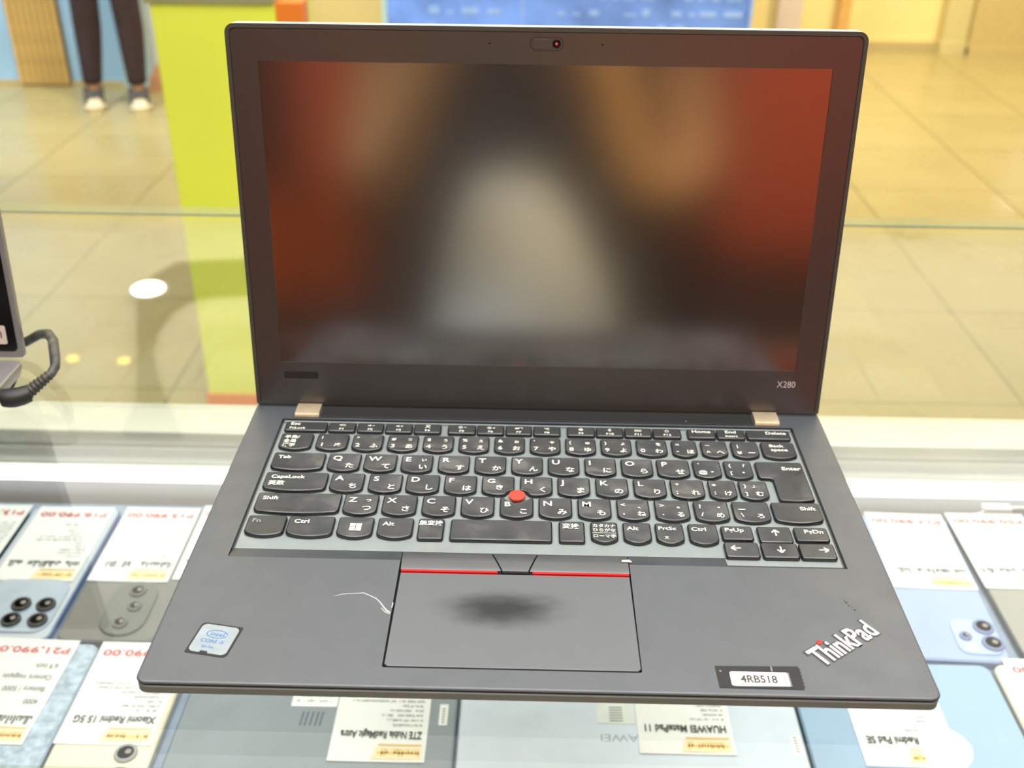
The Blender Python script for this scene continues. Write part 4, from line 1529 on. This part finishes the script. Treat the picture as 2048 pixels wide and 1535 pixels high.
# ================================================================== SECOND LAPTOP AT THE LEFT EDGE
L2 = empty('laptop', -460, 150, GT, 'grey laptop cut off by the left picture edge, black screen with white sticker', 'laptop')
o2 = W(0, 0, 0) - L2.location
XR, XL, YH = -301.0, -620.0, 248.0
mb = MB()
ol = rrect(XL, XR, 30, YH, (9, 9, 4, 4), 6)
mb.rings([[(x, y, -11.5) for x, y in inset(ol, 9)], [(x, y, -7) for x, y in inset(ol, 2.5)], [(x, y, -1) for x, y in ol], [(x, y, 1.2) for x, y in inset(ol, 0.2)], [(x, y, 2) for x, y in inset(ol, 1)]])
b2 = mb.build('base', M['silver2'], L2, o2, smooth=35)
mb = MB()
mb.box(XL + 22, XR - 22, 110, YH - 25, 1.95, 2.3)
mb.build('keyboard_area', M['key'], L2, o2)
for x in (XL + 60, XR - 60):
    for y in (60, 220):
        mb = MB()
        mb.lathe([(6, -13), (6.5, -12), (6.5, -11.4)], x, y, 12)
        mb.build('rubber_foot', M['seam'], L2, o2)
mb = MB()
lo2 = rrect(XL - XR, 0, 0, 205, (2, 2, 6, 6), 5)
mb.rings([[(x, y, -5) for x, y in inset(lo2, 1.5)], [(x, y, -3.5) for x, y in lo2], [(x, y, -0.4) for x, y in lo2], [(x, y, 0) for x, y in inset(lo2, 0.5)]])
lid2 = mb.build('lid_shell', M['silver2'], L2, Vector(gm((XR, YH + 1.5, 2.6))) + o2, (math.pi / 2 - math.radians(6.6), 0, 0), 35)
mb = MB()
mb.prism(rrect(XL - XR + 5, -2.8, 4, 200, 3, 4), -0.1, 0.25)
mb.build('screen_panel', M['black_gloss'], lid2)
mb = MB()
mb.box(XL - XR + 25, -20, -1.5, 3, -4, 1.5)
mb.build('hinge_bar', M['lid_edge'], lid2)
mb = MB()
mb.prism(rrect(-40, -8.0, 8.5, 20, 1.2, 3), 0.2, 0.4)
stk = mb.build('white_sticker', mat('sticker_pink', (206, 186, 176), 0.5), lid2)
group('stk', 'sticker_print', M['seam'], stk)
text('stk', 'M I', 5.5, -10.4, 12.4, 0.46, 0, 0.9, 'RIGHT', 0.15)
mb = MB()
mb.prism([(-44, 26), (-13.4, 26), (-15.6, 36), (-44, 36)], 0.2, 0.35)
mb.build('teal_sticker', M['teal'], lid2)

# power cable with angled plug and ribbed strain relief
cb = empty('power_cable', -290, 225, -6, 'black power cable with a ribbed angled plug looping behind the left laptop', 'cable')
oc = W(0, 0, 0) - cb.location
mb = MB()
mb.tube([(-300.6, 217, -5.5), (-298.5, 217, -5.5), (-297, 217, -5.5), (-295, 217.3, -5.5), (-291, 218.6, -5), (-287.5, 221, -4.5)], [5.2, 5.5, 5.6, 5.7, 5.5, 5.0], 14)
mb.build('plug', M['cable'], cb, oc, smooth=50)
A, B_ = Vector((-290.0, 218.8, -5.2)), Vector((-277.5, 231, 3.0))
pth, rad = [], []
for k_ in range(25):
    pth.append(tuple(A.lerp(B_, k_ / 24)))
    rad.append(4.3 - 1.4 * k_ / 24 - (0.7 if k_ % 3 == 2 else 0))
mb = MB()
mb.tube(pth, rad, 12)
mb.build('strain_relief', mat('strain_relief', (66, 62, 56), 0.5, var=0.1, scale=100), cb, oc)
mb = MB()
mb.tube([(-280, 228.5, 1.5), (-277.5, 231, 3), (-276.5, 235, 5.0), (-278.5, 241, 7), (-282, 249, 8.5), (-287, 260, 9), (-294, 270, 8), (-303, 277, 4), (-315, 282, -4), (-340, 286, -9.5), (-420, 290, -10), (-560, 310, -10)],
        [2.6, 2.7, 2.8, 2.9, 3.0, 3.0, 3.0, 3.0, 3, 3, 3, 3], 10)
mb.build('cord', mat('cord', (74, 72, 68), 0.45, var=0.5, scale=160), cb, oc, smooth=60)


# ================================================================== PEOPLE
def skin_mesh(name, J, E, m, parent=None, root=0, levels=1, loc=(0, 0, 0)):
    me = D.meshes.new(name)
    me.from_pydata([gm(j[:3]) for j in J], E, [])
    me.materials.append(m)
    o = D.objects.new(name, me)
    COL.objects.link(o)
    o.location = loc
    if parent:
        o.parent = parent
    md = o.modifiers.new('skin', 'SKIN')
    md.use_smooth_shade = True
    if not me.skin_vertices:
        bm = bmesh.new()
        bm.from_mesh(me)
        bm.verts.layers.skin.verify()
        bm.to_mesh(me)
        bm.free()
    for i_, j in enumerate(J):
        r_ = j[3] / 1000
        r2_ = (j[4] if len(j) > 4 else j[3]) / 1000
        me.skin_vertices[0].data[i_].radius = (r_, r2_)
        me.skin_vertices[0].data[i_].use_root = (i_ == root)
    sd = o.modifiers.new('sub', 'SUBSURF')
    sd.levels = sd.render_levels = levels
    return o


def chain(J, E, start, pts):
    prev = start
    for q in pts:
        J.append(q)
        E.append((prev, len(J) - 1))
        prev = len(J) - 1
    return prev


def hand(J, E, wrist, w, dirv, side, up):
    """palm plus four fingers and a thumb; dirv forward, side across, up normal"""
    w, d, s_, u = Vector(w), Vector(dirv).normalized(), Vector(side).normalized(), Vector(up).normalized()
    palm = w + d * 45
    J.append((*palm, 26, 14))
    E.append((wrist, len(J) - 1))
    pi = len(J) - 1
    for k_, ln_ in zip((-1.5, -0.5, 0.5, 1.5), (62, 76, 72, 56)):
        a = palm + d * 28 + s_ * (k_ * 18)
        b_ = a + d * ln_ * 0.5 - u * 10
        c_ = b_ + d * ln_ * 0.35 - u * 26
        chain(J, E, pi, [(*a, 10), (*b_, 9), (*c_, 7.5)])
    a = palm - d * 12 - s_ * 30
    b_ = a + d * 26 - s_ * 14 - u * 10
    c_ = b_ + d * 22 - u * 10
    chain(J, E, pi, [(*a, 11), (*b_, 10), (*c_, 8)])


def face(head, m, parent, fwd, side, skinm):
    """eyes, nose, ears, mouth and hair for a head centre; fwd points where the face looks"""
    h, f, s_ = Vector(head), Vector(fwd).normalized(), Vector(side).normalized()
    up = Vector((0, 0, 1))

    def ball(nm, c, rx, rz, mm):
        b_ = MB()
        prof = [(rx * math.sin(math.radians(a)), -rz * math.cos(math.radians(a))) for a in range(10, 171, 20)]
        b_.lathe([(r_, c[2] + z) for r_, z in prof], c[0], c[1], 14)
        b_.build(nm, mm, parent, smooth=80)
    for q in (-1, 1):
        ball('eye', h + f * 84 + s_ * (31 * q) + up * 4, 12, 8, M['label_white'])
        ball('pupil', h + f * 93 + s_ * (31 * q) + up * 4, 5, 5, M['hair'])
        ball('ear', h + s_ * (76 * q) - up * 4, 11, 27, skinm)
    ball('nose', h + f * 96 - up * 24, 13, 20, skinm)
    ball('mouth', h + f * 84 - up * 56, 22, 5, M['store_red'])
    b_ = MB()
    prof = [(86, -40), (95, 0), (96, 40), (86, 84), (60, 112), (20, 122)]
    c = h - f * 14
    b_.lathe([(r_, c[2] + z) for r_, z in prof], c[0], c[1], 20)
    b_.build('hair', M['hair'], parent, smooth=80)


# passer-by: only the lower legs are in the picture
P1 = empty('person', -1830, 4320, FLOOR, 'person in dark plum cropped trousers standing on the tiles at upper left', 'person')
po = W(0, 0, 0) - P1.location
J, E_ = [(-1812, 4345, 20, 150, 105)], []
sp_ = chain(J, E_, 0, [(-1812, 4348, 170, 130, 95), (-1812, 4345, 330, 150, 100)])
nk = chain(J, E_, sp_, [(-1812, 4345, 470, 55), (-1812, 4335, 540, 52)])
chain(J, E_, nk, [(-1812, 4330, 610, 82, 92), (-1812, 4330, 680, 78, 90)])
for sg in (-1, 1):
    w = chain(J, E_, sp_, [(-1812 + sg * 165, 4345, 400, 52), (-1812 + sg * 205, 4350, 120, 42), (-1812 + sg * 205, 4310, -90, 28)])
    hand(J, E_, w, J[w][:3], (0, -0.2, -1), (0, 1, 0), (-sg, 0, 0))
for ax_, kx, hx in ((-1930, -1893, -1875), (-1733, -1724, -1752)):
    chain(J, E_, 0, [(hx, 4345, -70, 92), (kx, 4318, -470, 56), ((kx + ax_) / 2, 4345, -640, 54), (ax_, 4340, -862, 33), (ax_ + 2, 4336, -908, 28), (ax_ + 8, 4300, -932, 24, 16), (ax_ + 24, 4240, -940, 22, 12)])
body = skin_mesh('body', J, E_, M['skin'], P1, loc=po)
J, E_ = [(-1812, 4345, 30, 158, 112)], []
for ax_, kx, hx in ((-1930, -1893, -1875), (-1733, -1724, -1752)):
    chain(J, E_, 0, [(hx, 4345, -70, 104), (kx, 4318, -470, 68), ((kx + ax_) / 2, 4345, -640, 66), (ax_, 4340, -860, 47), (ax_, 4340, -872, 46)])
skin_mesh('trousers', J, E_, M['trousers'], P1, loc=po)
J, E_ = [(-1812, 4348, 60, 160, 112)], []
c_ = chain(J, E_, 0, [(-1812, 4348, 200, 146, 108), (-1812, 4345, 350, 160, 108), (-1812, 4345, 430, 90, 70)])
for sg in (-1, 1):
    chain(J, E_, 2, [(-1812 + sg * 170, 4345, 400, 66), (-1812 + sg * 196, 4350, 230, 58)])
skin_mesh('top', J, E_, M['top'], P1, loc=po)
hd = D.objects.new('head_details', None)
COL.objects.link(hd)
hd.parent = P1
hd.location = po
face((-1812, 4330, 650), None, hd, (0, -1, 0), (1, 0, 0), M['skin'])
for ax_ in (-1930, -1733):
    spin = lambda pts_: rot2(pts_, 20, ax_, 4335)
    mb = MB()
    foot = [(ax_ - 34, 4362), (ax_ - 20, 4378), (ax_ + 20, 4378), (ax_ + 34, 4362), (ax_ + 36, 4290), (ax_ + 40, 4215), (ax_ + 20, 4178), (ax_ - 20, 4176), (ax_ - 40, 4208), (ax_ - 38, 4290)]
    mb.prism(spin(foot), FLOOR, FLOOR + 24, 6)
    sh = mb.build('shoe', M['shoe_sole'], P1, po, smooth=40)
    tag(sh, 'dark shoe with a pale toe and sole')
    mb = MB()
    up_ = inset(foot, 5)
    f1 = [((x - ax_) * 0.98 + ax_, 4335 + (y - 4335) * (0.96 if y > 4300 else 0.78)) for x, y in up_]
    f2 = [((x - ax_) * 0.92 + ax_, 4335 + (y - 4335) * (0.92 if y > 4300 else 0.55)) for x, y in up_]
    f3 = [((x - ax_) * 0.98 + ax_, 4340 + (y - 4335) * (0.95 if y > 4300 else 0.32)) for x, y in up_]
    mb.rings([[(x, y, FLOOR + 22) for x, y in spin(f1)], [(x, y, FLOOR + 48) for x, y in spin(f2)], [(x, y, FLOOR + 72) for x, y in spin(f3)]])
    mb.build('shoe_upper', M['shoe'], sh, smooth=60)
    mb = MB()
    el = lambda rx, ry, cy: spin([(ax_ + rx * math.cos(2 * math.pi * k_ / 16), cy + ry * math.sin(2 * math.pi * k_ / 16)) for k_ in range(16)])
    mb.rings([[(x, y, FLOOR + 22) for x, y in el(35, 44, 4222)], [(x, y, FLOOR + 40) for x, y in el(30, 38, 4228)], [(x, y, FLOOR + 47) for x, y in el(18, 24, 4236)]])
    mb.build('shoe_toe', M['shoe_sole'], sh, smooth=60)

# the photographer, seen only as a blur in the matte screen
P2 = empty('person', 0, -620, FLOOR, 'person in dark jacket and pale shirt raising both forearms, blurred in the dark screen', 'person')
po = W(0, 0, 0) - P2.location
J, E_ = [(0, -650, -60, 140, 100)], []
sp_ = chain(J, E_, 0, [(0, -645, 90, 120, 90), (0, -640, 270, 140, 95)])
nk = chain(J, E_, sp_, [(0, -640, 420, 55), (0, -630, 490, 52)])
chain(J, E_, nk, [(0, -615, 570, 82, 92), (0, -612, 640, 78, 90)])
for sg in (-1, 1):
    w = chain(J, E_, sp_, [(sg * 165, -640, 350, 52), (sg * 200, -570, 70, 40), (-172 if sg < 0 else 116, -474, 66, 36), (-104 if sg < 0 else 66, -385, 212, 28)])
    hand(J, E_, w, J[w][:3], (-sg * 0.35, 0.45, 0.8), (sg * 0.8, 0, 0.3), (0, -1, 0.4))
for sg in (-1, 1):
    chain(J, E_, 0, [(sg * 85, -650, -140, 88), (sg * 95, -640, -480, 58), (sg * 100, -650, -860, 38), (sg * 102, -650, -905, 38), (sg * 108, -590, -930, 34, 22), (sg * 112, -530, -938, 30, 16)])
skin_mesh('body', J, E_, M['skin'], P2, loc=po)
J, E_ = [(0, -650, -190, 195, 140)], []
chain(J, E_, 0, [(0, -648, -60, 182, 132), (0, -645, 90, 166, 124), (0, -640, 270, 172, 118), (0, -640, 390, 90, 70)])
for sg in (-1, 1):
    chain(J, E_, 3, [(sg * 165, -640, 350, 66), (sg * 192, -596, 205, 58)])
skin_mesh('jacket', J, E_, M['jacket'], P2, loc=po)
mb = MB()
V, F = [], []
rows = [(72, -58, 2), (55, -76, 24), (20, -94, 50), (-15, -104, 66), (-50, -112, 86), (-90, -118, 100), (-140, -124, 108), (-200, -126, 112)]
for z, xl_, xr_ in rows:
    for k_ in range(7):
        x = xl_ + (xr_ - xl_) * k_ / 6
        V.append((x, -506 - (x / 150) ** 2 * 36, z))
nr = len(rows)
F = [(a * 7 + b_, a * 7 + b_ + 1, a * 7 + b_ + 8, a * 7 + b_ + 7) for a in range(nr - 1) for b_ in range(6)]
mb.add(V, F)
mb.add([(x, y - 12, z) for x, y, z in V], [tuple(reversed(f)) for f in F])
mb.build('shirt_front', M['shirt'], P2, po, smooth=80)
J, E_ = [(0, -650, -170, 158, 114)], []
for sg in (-1, 1):
    chain(J, E_, 0, [(sg * 88, -650, -250, 98), (sg * 96, -640, -480, 70), (sg * 100, -650, -880, 52)])
skin_mesh('trousers', J, E_, M['hair'], P2, loc=po)
hd = D.objects.new('head_details', None)
COL.objects.link(hd)
hd.parent = P2
hd.location = po
face((0, -615, 610), None, hd, (0, 1, 0), (1, 0, 0), M['skin'])
for sg in (-1, 1):
    mb = MB()
    mb.prism(rrect(sg * 106 - 46, sg * 106 + 46, -700, -450, 30, 5), FLOOR, FLOOR + 60, 16)
    mb.build('shoe', M['shoe'], P2, po, smooth=40)

flush_text()
